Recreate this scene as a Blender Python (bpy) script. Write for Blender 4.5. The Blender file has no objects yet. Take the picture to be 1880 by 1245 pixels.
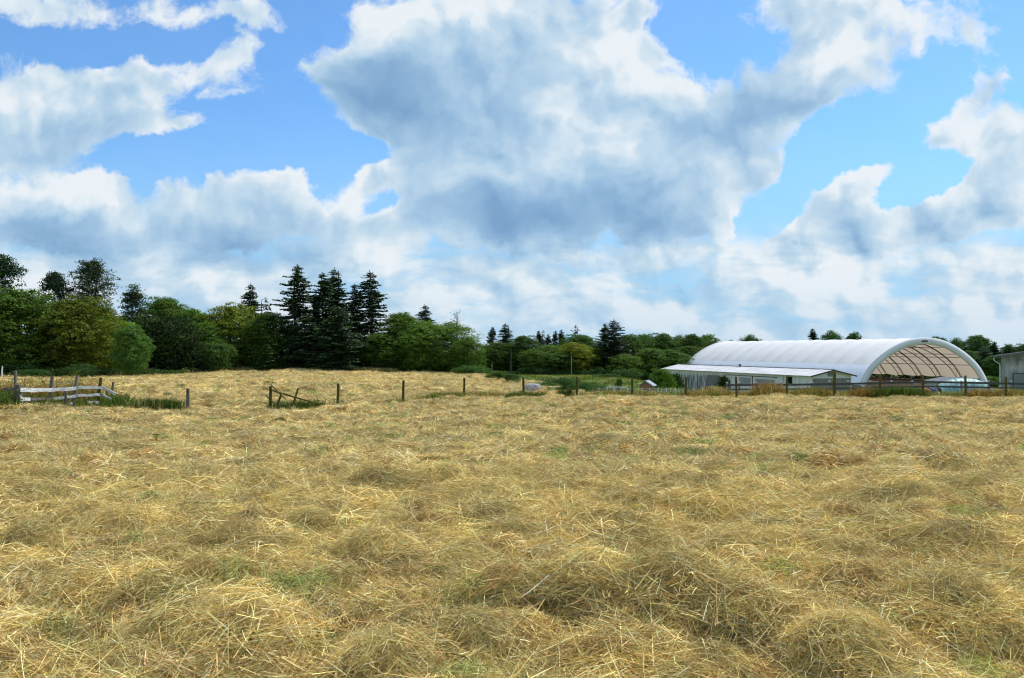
import bpy, math, random
import numpy as np
from mathutils import Vector, Matrix

SC = bpy.context.scene
R = math.radians
F = 1567.0            # focal length in photo pixels
HOR = 642.0           # horizon row in the photo
EYE = 1.65

# ------------------------------------------------------------------ camera
cam_d = bpy.data.cameras.new("camera")
cam = bpy.data.objects.new("camera", cam_d)
SC.collection.objects.link(cam)
cam_d.sensor_width = 36.0
cam_d.lens = 36.0 * F / 1880.0
cam_d.clip_start = 0.1
cam_d.clip_end = 12000
cam.location = (0, 0, EYE)
cam.rotation_euler = (R(90) + math.atan((HOR - 622.5) / F), 0, 0)
SC.camera = cam

# ------------------------------------------------------------------ light
SUN_AZ, SUN_EL = 48.0, 54.0          # azimuth right of +Y, elevation
SUNV = Vector((math.sin(R(SUN_AZ)) * math.cos(R(SUN_EL)),
               math.cos(R(SUN_AZ)) * math.cos(R(SUN_EL)), math.sin(R(SUN_EL))))
sl = bpy.data.lights.new("sun", 'SUN')
sl.energy = 5.0
sl.angle = R(0.53)
sl.color = (1.0, 0.955, 0.87)
so = bpy.data.objects.new("sun", sl)
SC.collection.objects.link(so)
so.rotation_euler = SUNV.to_track_quat('Z', 'Y').to_euler()

SC.view_settings.view_transform = 'Standard'
SC.view_settings.look = 'None'
SC.view_settings.exposure = 0.0
SC.view_settings.gamma = 1.0
SC.cycles.filter_width = 1.15
SC.cycles.max_bounces = 6
SC.cycles.transparent_max_bounces = 4
SC.cycles.diffuse_bounces = 3
SC.cycles.use_fast_gi = False

# ------------------------------------------------------------------ node helper
class NT:
    def __init__(self, tree):
        self.t = tree
        self.n = tree.nodes
        self.l = tree.links
    def new(self, kind, **kw):
        nd = self.n.new(kind)
        for k, v in kw.items():
            setattr(nd, k, v)
        return nd
    def put(self, sock, val):
        if isinstance(val, bpy.types.NodeSocket):
            self.l.new(val, sock)
        elif val is not None:
            sock.default_value = val
    def math(self, op, a, b=None, c=None, clamp=False):
        nd = self.new('ShaderNodeMath', operation=op, use_clamp=clamp)
        self.put(nd.inputs[0], a)
        if b is not None: self.put(nd.inputs[1], b)
        if c is not None: self.put(nd.inputs[2], c)
        return nd.outputs[0]
    def vmath(self, op, a, b=None, scale=None):
        nd = self.new('ShaderNodeVectorMath', operation=op)
        self.put(nd.inputs[0], a)
        if b is not None: self.put(nd.inputs[1], b)
        if scale is not None: self.put(nd.inputs['Scale'], scale)
        return nd.outputs[0]
    def ramp(self, x, a, b, lo=0.0, hi=1.0, smooth=True):
        nd = self.new('ShaderNodeMapRange', interpolation_type='SMOOTHSTEP' if smooth else 'LINEAR')
        self.put(nd.inputs['Value'], x)
        self.put(nd.inputs['From Min'], a); self.put(nd.inputs['From Max'], b)
        self.put(nd.inputs['To Min'], lo); self.put(nd.inputs['To Max'], hi)
        return nd.outputs[0]
    def noise(self, vec, scale, detail=3.0, rough=0.55, dist=0.0, color=False):
        nd = self.new('ShaderNodeTexNoise')
        self.put(nd.inputs['Vector'], vec)
        nd.inputs['Scale'].default_value = scale
        nd.inputs['Detail'].default_value = detail
        nd.inputs['Roughness'].default_value = rough
        nd.inputs['Distortion'].default_value = dist
        return nd.outputs['Color' if color else 'Fac']
    def mix(self, f, a, b, mode='MIX'):
        nd = self.new('ShaderNodeMix', data_type='RGBA', blend_type=mode)
        self.put(nd.inputs[0], f)
        self.put(nd.inputs[6], a if not isinstance(a, tuple) else (*a[:3], 1))
        self.put(nd.inputs[7], b if not isinstance(b, tuple) else (*b[:3], 1))
        return nd.outputs[2]

# ------------------------------------------------------------------ sky with clouds
world = bpy.data.worlds.new("World")
SC.world = world
world.use_nodes = True
w = NT(world.node_tree)
for nd in list(w.n): w.n.remove(nd)
wo = w.new('ShaderNodeOutputWorld')
bg = w.new('ShaderNodeBackground')
bg.inputs['Strength'].default_value = 0.1
w.l.new(bg.outputs[0], wo.inputs[0])
sky = w.new('ShaderNodeTexSky', sky_type='NISHITA')
sky.sun_disc = False
sky.sun_elevation = R(SUN_EL)
sky.sun_rotation = R(SUN_AZ)
sky.air_density = 1.0
sky.dust_density = 0.6
sky.ozone_density = 1.4
tc = w.new('ShaderNodeTexCoord')
sep = w.new('ShaderNodeSeparateXYZ')
w.l.new(tc.outputs['Generated'], sep.inputs[0])
dy = w.math('MAXIMUM', w.math('ABSOLUTE', sep.outputs[1]), 0.12)
uu = w.math('DIVIDE', sep.outputs[0], dy)
vv = w.math('DIVIDE', sep.outputs[2], dy)
cmb = w.new('ShaderNodeCombineXYZ')
w.put(cmb.inputs[0], uu); w.put(cmb.inputs[1], vv)
UV = cmb.outputs[0]
# domain warp
wn = w.noise(UV, 6.0, 5.0, 0.6, color=True)
wv = w.vmath('SCALE', w.vmath('SUBTRACT', wn, (0.5, 0.5, 0.5)), scale=0.11)
UVW = w.vmath('ADD', UV, wv)

def U(px): return (px - 940) / F
def V(py): return (HOR - py) / F

def blobsum(lst, start=None):
    acc = start
    for (cx, cy, rx, ry, rot, s) in lst:
        mp = w.new('ShaderNodeMapping', vector_type='TEXTURE')
        # each patch waits for the one before it, so the shader stack stays small
        vin = UVW if acc is None else w.vmath('ADD', UVW, w.math('MULTIPLY', acc, 1e-7))
        w.l.new(vin, mp.inputs[0])
        mp.inputs['Location'].default_value = (U(cx), V(cy), 0)
        mp.inputs['Rotation'].default_value = (0, 0, R(rot))
        mp.inputs['Scale'].default_value = (rx / F, ry / F, 1)
        g = w.new('ShaderNodeTexGradient', gradient_type='SPHERICAL')
        flat = w.vmath('MULTIPLY', mp.outputs[0], (1, 1, 0))
        w.l.new(flat, g.inputs[0])
        if acc is None:
            acc = w.math('MULTIPLY', g.outputs['Fac'], s)
        else:
            acc = w.math('MULTIPLY_ADD', g.outputs['Fac'], s, acc)
    return acc

COVER = [
    (50, 190, 290, 150, 0, 1.6), (210, 225, 220, 85, -10, 1.0), (350, 240, 110, 45, 0, .9), (120, 130, 90, 60, 0, .5),
    (100, 0, 340, 90, -6, 1.0), (420, 15, 200, 75, -14, 1.05),
    (310, 150, 150, 75, -10, .95), (410, 103, 85, 60, -15, 1.1), (448, 172, 80, 60, 30, 1.0),
    (70, 390, 240, 140, 0, 1.5), (190, 345, 110, 75, 0, .9),
    (420, 400, 240, 110, 0, 1.4), (500, 345, 130, 90, 0, 1.0), (300, 410, 120, 75, 0, .8),
    (690, 330, 120, 60, 5, 1.25), (640, 395, 90, 70, 40, .8), (720, 430, 130, 90, 0, 1.1),
    (800, 150, 300, 200, 0, 1.5), (640, 180, 130, 130, 0, .9), (870, 10, 300, 130, 0, 1.2),
    (1120, 110, 260, 170, 0, 1.4), (1000, 280, 340, 160, 0, 1.2), (1000, 390, 380, 120, 0, 1.6),
    (1250, 320, 180, 150, 0, .9), (550, 110, 110, 90, 30, .8), (1165, 20, 60, 50, 0, .8),
    (1370, 190, 240, 130, 18, 1.4), (1560, 110, 230, 120, 28, 1.4), (1470, 10, 230, 80, 0, 1.1),
    (1790, 70, 140, 120, 60, 1.15), (1785, 205, 140, 80, 20, 1.3), (1760, 260, 70, 50, 0, .6),
    (1570, 345, 220, 62, 36, 1.4), (1480, 430, 220, 100, 8, 1.1), (1700, 412, 230, 65, 12, 1.2), (1860, 310, 150, 110, 45, 1.4),
    (1840, 410, 220, 75, 0, 1.0), (1400, 320, 110, 70, 40, 1.1), (1230, 390, 160, 90, 0, .8), (1330, 300, 120, 80, 0, .6),
]
HOLES = [
    (600, 290, 180, 45, -6, -.9), (230, 60, 260, 50, 0, -.5), (520, 200, 120, 160, 0, -.7), (1600, 250, 260, 62, 25, -.9),
    (1700, 345, 120, 40, 25, -.8), (1410, 395, 110, 35, 15, -.9), (1260, 45, 60, 50, 0, -.9), (1320, 90, 40, 60, 0, -.6),
    (690, 382, 70, 40, 40, -1.1), (370, 292, 260, 50, 0, -.95), (1640, 370, 80, 32, 0, -.7), (248, 350, 42, 90, 0, -.9), (600, 335, 50, 80, 10, -1.0), (560, 60, 120, 60, 30, -.5), (1640, 300, 70, 50, 0, -.4), (1740, 160, 60, 60, 0, -.5), (1195, 40, 40, 30, 0, -.5),
]
SHADE = [   # + is darker (undersides), - is brighter (sunlit heads)
    (730, 200, 240, 130, -12, 1.0), (720, 120, 170, 90, 20, .45), (950, 130, 150, 170, 0, .4),
    (1010, 415, 400, 85, 0, 1.1), (860, 340, 170, 110, 0, .45), (1200, 330, 170, 90, 0, .3),
    (1350, 220, 210, 85, 14, .8), (1370, 110, 110, 110, 0, .55), (1560, 170, 150, 60, 25, .35),
    (70, 430, 260, 60, 0, .9), (60, 265, 300, 55, 0, .65), (380, 460, 320, 60, 0, .9), (460, 410, 150, 60, 0, .35), (620, 450, 100, 50, 0, .5),
    (300, 500, 300, 45, 0, .6), (850, 500, 240, 40, 0, .45), (1850, 450, 240, 40, 0, .35), (1750, 500, 330, 40, 0, .3), (1830, 390, 60, 40, 0, .45),
    (820, 45, 180, 80, 0, -.7), (1130, 80, 140, 100, 0, -.6), (1080, 190, 120, 60, 0, -.3), (1590, 60, 190, 70, 30, -.5), (1380, 20, 70, 40, 0, -.4),
    (160, 170, 220, 60, 0, -.3), (510, 315, 100, 45, 0, -.55), (690, 310, 100, 40, 0, -.6), (150, 330, 150, 45, 0, -.5), (880, 290, 90, 50, 0, -.45),
    (710, 400, 80, 30, 0, -.45), (1600, 310, 150, 40, 30, -.4), (1750, 370, 180, 45, 15, -.3), (1100, 250, 60, 60, 0, -.3),
]
cov = blobsum(COVER + HOLES)
cov = w.math('ADD', cov, 0.0)
shd = blobsum(SHADE, w.math('MULTIPLY', cov, 1e-6))
# noise density (puffs), plus flattened bands low on the sky
n_big = w.noise(UVW, 10.0, 8.0, 0.61)
lightoff = w.vmath('ADD', UVW, (0.012, 0.016, 0.0))
n_rel = w.noise(UVW, 10.0, 3.5, 0.5)
n_off = w.noise(lightoff, 10.0, 3.5, 0.5)
band_uv = w.vmath('MULTIPLY', w.vmath('ADD', UV, w.vmath('SCALE', wv, scale=0.45)), (1.3, 4.2, 1.0))
n_band = w.noise(band_uv, 4.6, 7.0, 0.56)
lowmask = w.ramp(vv, V(395), V(500))
# general cover outside the framed part of the sky
outside = w.math('MAXIMUM', w.ramp(w.math('ABSOLUTE', uu), 0.62, 0.85), w.ramp(vv, 0.42, 0.6))
outside = w.math('MAXIMUM', outside, w.ramp(sep.outputs[1], 0.05, -0.05))
dens = w.math('MULTIPLY_ADD', w.math('SUBTRACT', n_big, 0.5), 2.6, w.math('SUBTRACT', cov, 0.47))
lowd = w.math('MULTIPLY_ADD', w.math('SUBTRACT', n_band, 0.5), 2.1, 0.40)
lowd = w.math('MULTIPLY', lowd, lowmask)
dens = w.math('ADD', dens, w.math('MULTIPLY', lowmask, 0.25))
dens = w.math('MAXIMUM', dens, lowd)
outd = w.math('MULTIPLY_ADD', w.math('SUBTRACT', n_big, 0.47), 2.2, 0.1)
mx = w.new('ShaderNodeMix', data_type='FLOAT')
w.put(mx.inputs[0], outside); w.put(mx.inputs[2], dens); w.put(mx.inputs[3], outd)
dens = mx.outputs[0]
alpha = w.ramp(dens, -0.05, 0.40)
alpha = w.math('MULTIPLY', alpha, 0.97)
relief = w.math('MULTIPLY', w.math('SUBTRACT', n_rel, n_off), w.math('MAXIMUM', w.math('MULTIPLY_ADD', shd, -2.0, 2.9), 0.6))
band_shade = w.math('MULTIPLY', w.math('SUBTRACT', n_band, 0.47), w.math('MULTIPLY', lowmask, -3.4))
lit = w.math('SUBTRACT', 0.82, w.math('MULTIPLY', shd, 0.66))
lit = w.math('ADD', lit, relief)
lit = w.math('ADD', lit, w.math('SUBTRACT', 0.02, band_shade))
lit = w.math('ADD', lit, w.ramp(dens, 0.55, 0.1, 0.0, 0.13))
thick = w.ramp(dens, 0.2, 1.3)
lit = w.math('SUBTRACT', lit, w.math('MULTIPLY', thick, 0.22))
lit = w.math('SUBTRACT', lit, w.math('MULTIPLY', lowmask, 0.06))
lit = w.math('MULTIPLY_ADD', lit, 0.80, 0.12, clamp=True)
cr = w.new('ShaderNodeValToRGB')
w.put(cr.inputs[0], lit)
cr.color_ramp.interpolation = 'B_SPLINE'
els = cr.color_ramp.elements
els[0].position = 0.0; els[0].color = (0.15, 0.30, 0.53, 1)
els[1].position = 1.0; els[1].color = (0.90, 0.93, 0.95, 1)
e = cr.color_ramp.elements.new(0.38); e.color = (0.33, 0.53, 0.75, 1)
e = cr.color_ramp.elements.new(0.72); e.color = (0.57, 0.73, 0.85, 1)
hzn = w.math('MULTIPLY', w.ramp(vv, 0.11, -0.01), 0.5)
ccol = w.mix(hzn, cr.outputs[0], (0.44, 0.64, 0.83))
cloudc = w.vmath('SCALE', ccol, scale=10.0)
skyc = w.vmath('MULTIPLY', sky.outputs[0], (0.78, 1.28, 1.72))
skyc = w.mix(w.math('MULTIPLY', w.ramp(vv, 0.30, 0.02), 0.85), skyc, (3.6, 6.2, 8.8))
final = w.mix(alpha, skyc, cloudc)
w.l.new(final, bg.inputs['Color'])
world.cycles.sampling_method = 'MANUAL'
world.cycles.sample_map_resolution = 512

# ------------------------------------------------------------------ tags & mesh helpers
COL = SC.collection
def tag(o, label=None, cat=None, group=None, kind=None):
    if label: o['label'] = label
    if cat: o['category'] = cat
    if group: o['group'] = group
    if kind: o['kind'] = kind
    return o

def empty(name, loc=(0, 0, 0), rz=0.0):
    o = bpy.data.objects.new(name, None)
    o.empty_display_size = 0.3
    o.location = loc
    o.rotation_euler = (0, 0, rz)
    COL.objects.link(o)
    return o

def mesh_np(name, verts, faces, mat=None, col=None, smooth=False, normals=None):
    """verts (n,3), faces (m,k) with constant k"""
    verts = np.asarray(verts, dtype=np.float32)
    faces = np.asarray(faces, dtype=np.int32)
    me = bpy.data.meshes.new(name)
    m, k = faces.shape
    me.vertices.add(len(verts))
    me.vertices.foreach_set('co', verts.ravel())
    me.loops.add(m * k)
    me.loops.foreach_set('vertex_index', faces.ravel())
    me.polygons.add(m)
    me.polygons.foreach_set('loop_start', np.arange(0, m * k, k, dtype=np.int32))
    me.polygons.foreach_set('loop_total', np.full(m, k, dtype=np.int32))
    if smooth:
        me.polygons.foreach_set('use_smooth', np.ones(m, dtype=bool))
    me.update(calc_edges=True)
    if col is not None:
        a = me.color_attributes.new('Col', 'FLOAT_COLOR', 'POINT')
        c = np.ones((len(verts), 4), dtype=np.float32)
        c[:, :3] = col
        a.data.foreach_set('color', c.ravel())
    if mat: me.materials.append(mat)
    return me

def link(name, me, parent=None, loc=None):
    o = bpy.data.objects.new(name, me)
    if loc is not None: o.location = loc
    COL.objects.link(o)
    if parent: o.parent = parent
    return o

class MB:
    """collects boxes, beams and tubes into one mesh of quads"""
    def __init__(self):
        self.v = []; self.f = []
    def quad(self, pts):
        b = len(self.v); self.v += [tuple(p) for p in pts]; self.f.append((b, b+1, b+2, b+3))
    def box(self, x0, x1, y0, y1, z0, z1, M=None):
        P = [(x0,y0,z0),(x1,y0,z0),(x1,y1,z0),(x0,y1,z0),(x0,y0,z1),(x1,y0,z1),(x1,y1,z1),(x0,y1,z1)]
        if M is not None: P = [tuple(M @ Vector(p)) for p in P]
        b = len(self.v); self.v += P
        for q in ((0,3,2,1),(4,5,6,7),(0,1,5,4),(1,2,6,5),(2,3,7,6),(3,0,4,7)):
            self.f.append(tuple(b+i for i in q))
        return self
    def beam(self, a, b, wd, ht, up=(0,0,1)):
        a = Vector(a); b = Vector(b); d = (b-a).normalized()
        s = d.cross(Vector(up))
        if s.length < 1e-4: s = d.cross(Vector((1,0,0)))
        s.normalize(); t = s.cross(d)
        base = len(self.v)
        for p in (a, b):
            for (i, j) in ((-1,-1),(1,-1),(1,1),(-1,1)):
                self.v.append(tuple(p + s*i*wd/2 + t*j*ht/2))
        for q in ((0,1,2,3),(7,6,5,4),(0,4,5,1),(1,5,6,2),(2,6,7,3),(3,7,4,0)):
            self.f.append(tuple(base+i for i in q))
        return self
    def tube(self, pts, rad, n=6, cap=True, jit=0.0, rng=None):
        pts = [Vector(p) for p in pts]
        if not isinstance(rad, (list, tuple)): rad = [rad]*len(pts)
        base = len(self.v)
        for i, p in enumerate(pts):
            d = (pts[min(i+1, len(pts)-1)] - pts[max(i-1, 0)]).normalized()
            s = d.cross(Vector((0.013, 1, 0.02)))
            if s.length < .1: s = d.cross(Vector((1, 0, 0)))
            s.normalize(); t = d.cross(s)
            for k in range(n):
                a = 2*math.pi*k/n
                rr = rad[i]*(1+(rng.uniform(-jit, jit) if rng else 0))
                self.v.append(tuple(p + s*math.cos(a)*rr + t*math.sin(a)*rr))
        for i in range(len(pts)-1):
            for k in range(n):
                a = base+i*n+k; b = base+i*n+(k+1) % n
                self.f.append((a, b, b+n, a+n))
        if cap:
            for i in (0, len(pts)-1):
                c = len(self.v); self.v.append(tuple(pts[i]))
                for k in range(n):
                    a = base+i*n+k; b = base+i*n+(k+1) % n
                    self.f.append((a, b, c, c) if False else (a, b, c))
        return self
    def mesh(self, name, mat):
        me = bpy.data.meshes.new(name)
        me.from_pydata(self.v, [], self.f)
        me.update()
        if mat: me.materials.append(mat)
        return me
    def build(self, name, mat, parent=None, loc=None, bevel=0.0, smooth=False):
        me = self.mesh(name, mat)
        o = link(name, me, parent, loc)
        if smooth:
            for p in me.polygons: p.use_smooth = True
        if bevel:
            md = o.modifiers.new('bevel', 'BEVEL'); md.width = bevel; md.segments = 1; md.limit_method = 'ANGLE'
        return o

# ------------------------------------------------------------------ numpy value noise
def _hash(ix, iy, seed):
    h = (ix.astype(np.int64)*374761393 + iy.astype(np.int64)*668265263 + seed*1442695041) & 0xffffffff
    h = ((h ^ (h >> 13)) * 1274126177) & 0xffffffff
    h = (h ^ (h >> 16)) & 0xffffffff
    return h / 4294967295.0
def vnoise(x, y, seed=0):
    x = np.asarray(x, float); y = np.asarray(y, float)
    ix = np.floor(x); iy = np.floor(y); fx = x-ix; fy = y-iy
    fx = fx*fx*fx*(fx*(fx*6-15)+10); fy = fy*fy*fy*(fy*(fy*6-15)+10)
    a = _hash(ix, iy, seed); b = _hash(ix+1, iy, seed); c = _hash(ix, iy+1, seed); d = _hash(ix+1, iy+1, seed)
    return (a*(1-fx)+b*fx)*(1-fy) + (c*(1-fx)+d*fx)*fy
def fbm(x, y, o=4, seed=0):
    s = 0; a = .5; t = 0
    for i in range(o):
        s = s + a*vnoise(x*2**i+17*i, y*2**i-9*i, seed+i); t += a; a *= .5
    return s/t
def sstep(x, a, b):
    t = np.clip((x-a)/(b-a), 0, 1); return t*t*(3-2*t)

# ------------------------------------------------------------------ terrain
def base_z(x, y):
    near = -0.016*y
    zl = np.interp(y, [-50, 0, 40, 60, 90, 115, 135, 200, 400, 3000], [.8, 0, -.64, -1.02, -1.43, -1.62, -1.72, -2.2, -5, -30])
    # gentle crest under the tall firs
    zl = zl + 0.42*np.exp(-((x+31)/10.0)**2 - ((y-133)/14.0)**2)
    zr = np.interp(y, [-50, 0, 30, 46, 56, 75, 100, 125, 200, 260, 400, 3000], [.8, 0, -.49, -.84, -1.45, -2.45, -3.2, -3.6, -4.4, -5.2, -6, -30])
    zb = np.interp(y, [-50, 0, 30, 46, 56, 75, 100, 125, 200, 260, 400, 3000], [.8, 0, -.49, -.84, -1.5, -2.5, -4.3, -5.6, -5.8, -6, -6, -30])
    wb = sstep(x, 21, 31)
    zr = zr*(1-wb)+zb*wb
    xe = np.interp(y, [0, 40, 48, 60, 90, 130, 200], [9, 7, 4, 0.5, -2, -6.5, -12])
    wr = sstep(x, xe, xe+9)
    z = zl*(1-wr)+zr*wr
    z = z + 0.25*(fbm(x/14, y/14, 2, 5)-.5)*sstep(y, 6, 30)*(1-sstep(y, 40, 70)) + 0.5*(fbm(x/60, y/60, 2, 6)-.5)*sstep(y, 60, 100)*0.5
    return z
def hay_mask(x, y):
    x = np.asarray(x, float); y = np.asarray(y, float)
    xe = np.interp(y, [0, 50, 54, 66, 90, 130, 138], [400, 400, 9, 3.5, 0, -4, -6])
    edge_n = (fbm(x/3, y/3, 2, 31)-.5)*2
    m = 1-sstep(x+edge_n, xe, xe+1.2)
    far = np.interp(x, [-140, -60, -45, -10, 0], [104, 104, 130, 134, 134])
    return m*(1-sstep(y+edge_n*3, far, far+3))
# mounds of loose hay: (x, y, radius, height, stretch, angle)
rg = np.random.RandomState(7)
def gpos(px, py):
    k = (py-HOR)/F
    d = EYE/(k-0.016)
    return (px-940)/F*d, d
MOUNDS = []
for (px, py, r, h) in [(235, 985, .62, .20), (170, 965, .5, .15), (440, 1000, .5, .17), (400, 1060, .45, .14), (560, 960, .45, .1), (960, 1120, .5, .20), (1080, 1120, .55, .17), (880, 1180, .35, .1), (700, 1225, .5, .14),
                       (1300, 1150, .75, .26), (1240, 1130, .5, .18), (1620, 1090, .75, .27), (1740, 1150, .55, .24), (1560, 1200, .6, .14), (1430, 1010, .5, .17), (1550, 1020, .5, .1),
                       (820, 893, .6, .16), (680, 1020, .4, .11), (470, 1170, .5, .13), (1675, 925, .5, .17), (1420, 850, .6, .16), (1010, 825, .45, .15),
                       (1560, 860, .8, .13), (1740, 860, .7, .13), (1380, 805, .5, .13), (790, 800, .4, .12), (900, 885, .5, .1), (1290, 895, .6, .09), (60, 1000, .4, .1), (1850, 1180, .5, .16), (1800, 1010, .5, .12), (1120, 960, .7, .08)]:
    x, y = gpos(px, py); MOUNDS.append((x, y, r*.70, h*.85, rg.uniform(.7, 1.4), rg.uniform(-.6, .6)))
n_rand = 2200
ys = 4 + (52-4)*rg.rand(n_rand)**.75
xs = (rg.rand(n_rand)*2-1)*(ys*.66+2)
for x, y in zip(xs, ys):
    big = rg.rand()
    MOUNDS.append((x, y, .13+.22*big+.003*y, (.04+.13*big*rg.rand())*(.6+.4*min(1, y/16)), rg.uniform(.6, 1.35), rg.uniform(-1.5, 1.5)))
MOUNDS = np.array(MOUNDS)
def mound_z(x, y):
    shape = x.shape; xf = x.ravel(); yf = y.ravel()
    out = np.zeros_like(xf)
    order = np.argsort(yf, kind='stable'); ysrt = yf[order]
    for (mx_, my_, r, h, st, an) in MOUNDS:
        a = np.searchsorted(ysrt, my_-2.6*r); b = np.searchsorted(ysrt, my_+2.6*r)
        if a >= b: continue
        ids = order[a:b]
        dx = xf[ids]-mx_; dyy = yf[ids]-my_
        c, s = math.cos(an), math.sin(an)
        u = (dx*c+dyy*s)/(r*st); v = (-dx*s+dyy*c)/r
        v = np.where(v < 0, v*2.3, v*.8)             # steeper on the near side
        out[ids] += h*np.exp(-(u*u+v*v)*1.6)
    return out.reshape(shape)
def height(x, y):
    x = np.asarray(x, float); y = np.asarray(y, float)
    z = base_z(x, y)
    hm = hay_mask(x, y)
    n = .10*(fbm(x/.9, y/.9, 2, 11)-.5) + .06*(fbm(x/.33, y/.33, 2, 12)-.5)
    n2 = .13*(fbm(x/1.8, y/2.4, 2, 14)-.5)*sstep(y, 14, 40)
    far = .20*(fbm(x/1.6, y/2.2, 2, 15)-.45)*sstep(y, 48, 60)
    sink = .08+.18*sstep(y, 12, 30)
    return z + hm*(n+n2+far-sink) + mound_z(x, y)
def hz(x, y): return float(height(np.array([x]), np.array([y]))[0])
def P(px, py, d):
    return Vector(((px-940)/F*d, d, EYE+(HOR-py)/F*d))
def G(px, d, dz=0.0):
    x = (px-940)/F*d
    return Vector((x, d, hz(x, d)+dz))

# ------------------------------------------------------------------ materials
def new_mat(name):
    m = bpy.data.materials.new(name); m.use_nodes = True
    t = NT(m.node_tree)
    for nd in list(t.n): t.n.remove(nd)
    out = t.new('ShaderNodeOutputMaterial')
    return m, t, out
def leaf_mat(name, trans=0.35, tint=(1, 1, 1), rand=.25, rough=.75, tcol=(1.1, 1.25, .55)):
    m, t, out = new_mat(name)
    at = t.new('ShaderNodeAttribute', attribute_name='Col')
    oi = t.new('ShaderNodeObjectInfo')
    c = t.mix(1.0, at.outputs['Color'], tuple(tint), 'MULTIPLY')
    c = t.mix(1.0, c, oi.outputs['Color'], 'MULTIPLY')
    v = t.ramp(oi.outputs['Random'], 0, 1, 1-rand, 1+rand, smooth=False)
    c = t.vmath('SCALE', c, scale=v)
    pr = t.new('ShaderNodeBsdfPrincipled')
    t.put(pr.inputs['Base Color'], c)
    pr.inputs['Roughness'].default_value = rough
    pr.inputs['Specular IOR Level'].default_value = .12
    tr = t.new('ShaderNodeBsdfTranslucent')
    c2 = t.mix(1.0, c, tuple(tcol), 'MULTIPLY')
    t.put(tr.inputs['Color'], c2)
    mx = t.new('ShaderNodeMixShader'); mx.inputs[0].default_value = trans
    t.l.new(pr.outputs[0], mx.inputs[1]); t.l.new(tr.outputs[0], mx.inputs[2])
    t.l.new(mx.outputs[0], out.inputs[0])
    return m
def noise_mat(name, cols, scale=3.0, rough=.8, bump=.0, bscale=20, stretch=(1, 1, 1), metallic=0.0, spec=.3, detail=5, coord='Object'):
    """cols: list of (pos, rgb) over a noise"""
    m, t, out = new_mat(name)
    tcd = t.new('ShaderNodeTexCoord')
    vec = t.vmath('MULTIPLY', tcd.outputs[coord], stretch)
    n = t.noise(vec, scale, detail, .62)
    cr = t.new('ShaderNodeValToRGB'); t.put(cr.inputs[0], n)
    el = cr.color_ramp.elements
    el[0].position, el[0].color = cols[0][0], (*cols[0][1], 1)
    el[1].position, el[1].color = cols[-1][0], (*cols[-1][1], 1)
    for p, c in cols[1:-1]:
        e = el.new(p); e.color = (*c, 1)
    pr = t.new('ShaderNodeBsdfPrincipled')
    t.put(pr.inputs['Base Color'], cr.outputs[0])
    pr.inputs['Roughness'].default_value = rough
    pr.inputs['Metallic'].default_value = metallic
    pr.inputs['Specular IOR Level'].default_value = spec
    if bump:
        b = t.new('ShaderNodeBump'); b.inputs['Strength'].default_value = bump
        t.put(b.inputs['Height'], t.noise(vec, bscale, 4, .6))
        t.l.new(b.outputs[0], pr.inputs['Normal'])
    t.l.new(pr.outputs[0], out.inputs[0])
    return m

M_straw = leaf_mat('straw', .14, (1, 1, 1), .30, .5, (1.1, 1.0, .75))
M_leaf = leaf_mat('broadleaf_foliage', .35)
M_needle = leaf_mat('needle_foliage', .12, rand=.15)
M_grass = leaf_mat('grass_blades', .35, rand=.2)
M_bark = noise_mat('bark', [(.3, (.035, .028, .02)), (.7, (.12, .10, .08))], 4, .95, .5, 12, (1, 1, .25))
M_deadwood = noise_mat('dead_wood', [(.3, (.12, .11, .10)), (.7, (.25, .23, .21))], 4, .95)
M_post = noise_mat('mossy_post_wood', [(.3, (.045, .045, .010)), (.55, (.10, .092, .022)), (.75, (.16, .14, .05))], 5, .95, .6, 14, (1, 1, .3))
M_oldpost = noise_mat('grey_weathered_post', [(.3, (.07, .055, .045)), (.7, (.22, .19, .17))], 6, .95, .6, 14, (1, 1, .25))
M_board = noise_mat('peeling_white_board', [(.32, (.16, .15, .14)), (.45, (.48, .48, .48)), (.7, (.74, .75, .77))], 5, .9, .3, 20, (1, 1, 4))
M_rail = noise_mat('dark_rail_wood', [(.3, (.05, .045, .045)), (.7, (.12, .11, .11))], 5, .9)
M_pipe = noise_mat('grey_post_paint', [(.3, (.16, .16, .16)), (.7, (.32, .32, .32))], 5, .8)
M_white = noise_mat('white_paint', [(.3, (.5, .5, .5)), (.6, (.78, .78, .78))], 6, .7)
M_steel = noise_mat('rusty_truss_steel', [(.3, (.05, .038, .03)), (.7, (.12, .085, .065))], 3, .75)
M_darkwood = noise_mat('kick_board_wood', [(.3, (.05, .04, .035)), (.7, (.12, .10, .085))], 2, .9)
M_fascia = noise_mat('grey_fascia', [(.3, (.10, .10, .10)), (.7, (.17, .165, .16))], 3, .85)

# ground material
gm, t, out = new_mat('field_ground')
geo = t.new('ShaderNodeNewGeometry'); pos = geo.outputs['Position']
at = t.new('ShaderNodeAttribute', attribute_name='cover')
n1 = t.noise(pos, .55, 5, .6); n2 = t.noise(t.vmath('MULTIPLY', pos, (1, .8, 1)), 5.0, 6, .7); n3 = t.noise(pos, 38.0, 4, .75); n4 = t.noise(pos, .16, 3, .5)
hay = t.mix(t.ramp(n2, .3, .7), (.22, .155, .06), (.56, .43, .19))
hay = t.mix(t.math('MULTIPLY', t.ramp(n3, .35, .62), .55), hay, (.74, .60, .28))
hay = t.mix(t.math('MULTIPLY', t.ramp(n1, .5, .72), .55), hay, (.36, .34, .14))
hay = t.mix(t.math('MULTIPLY', t.ramp(n4, .48, .68), .35), hay, (.52, .46, .24))
gr = t.mix(t.ramp(n2, .3, .7), (.07, .12, .02), (.15, .22, .035))
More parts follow.
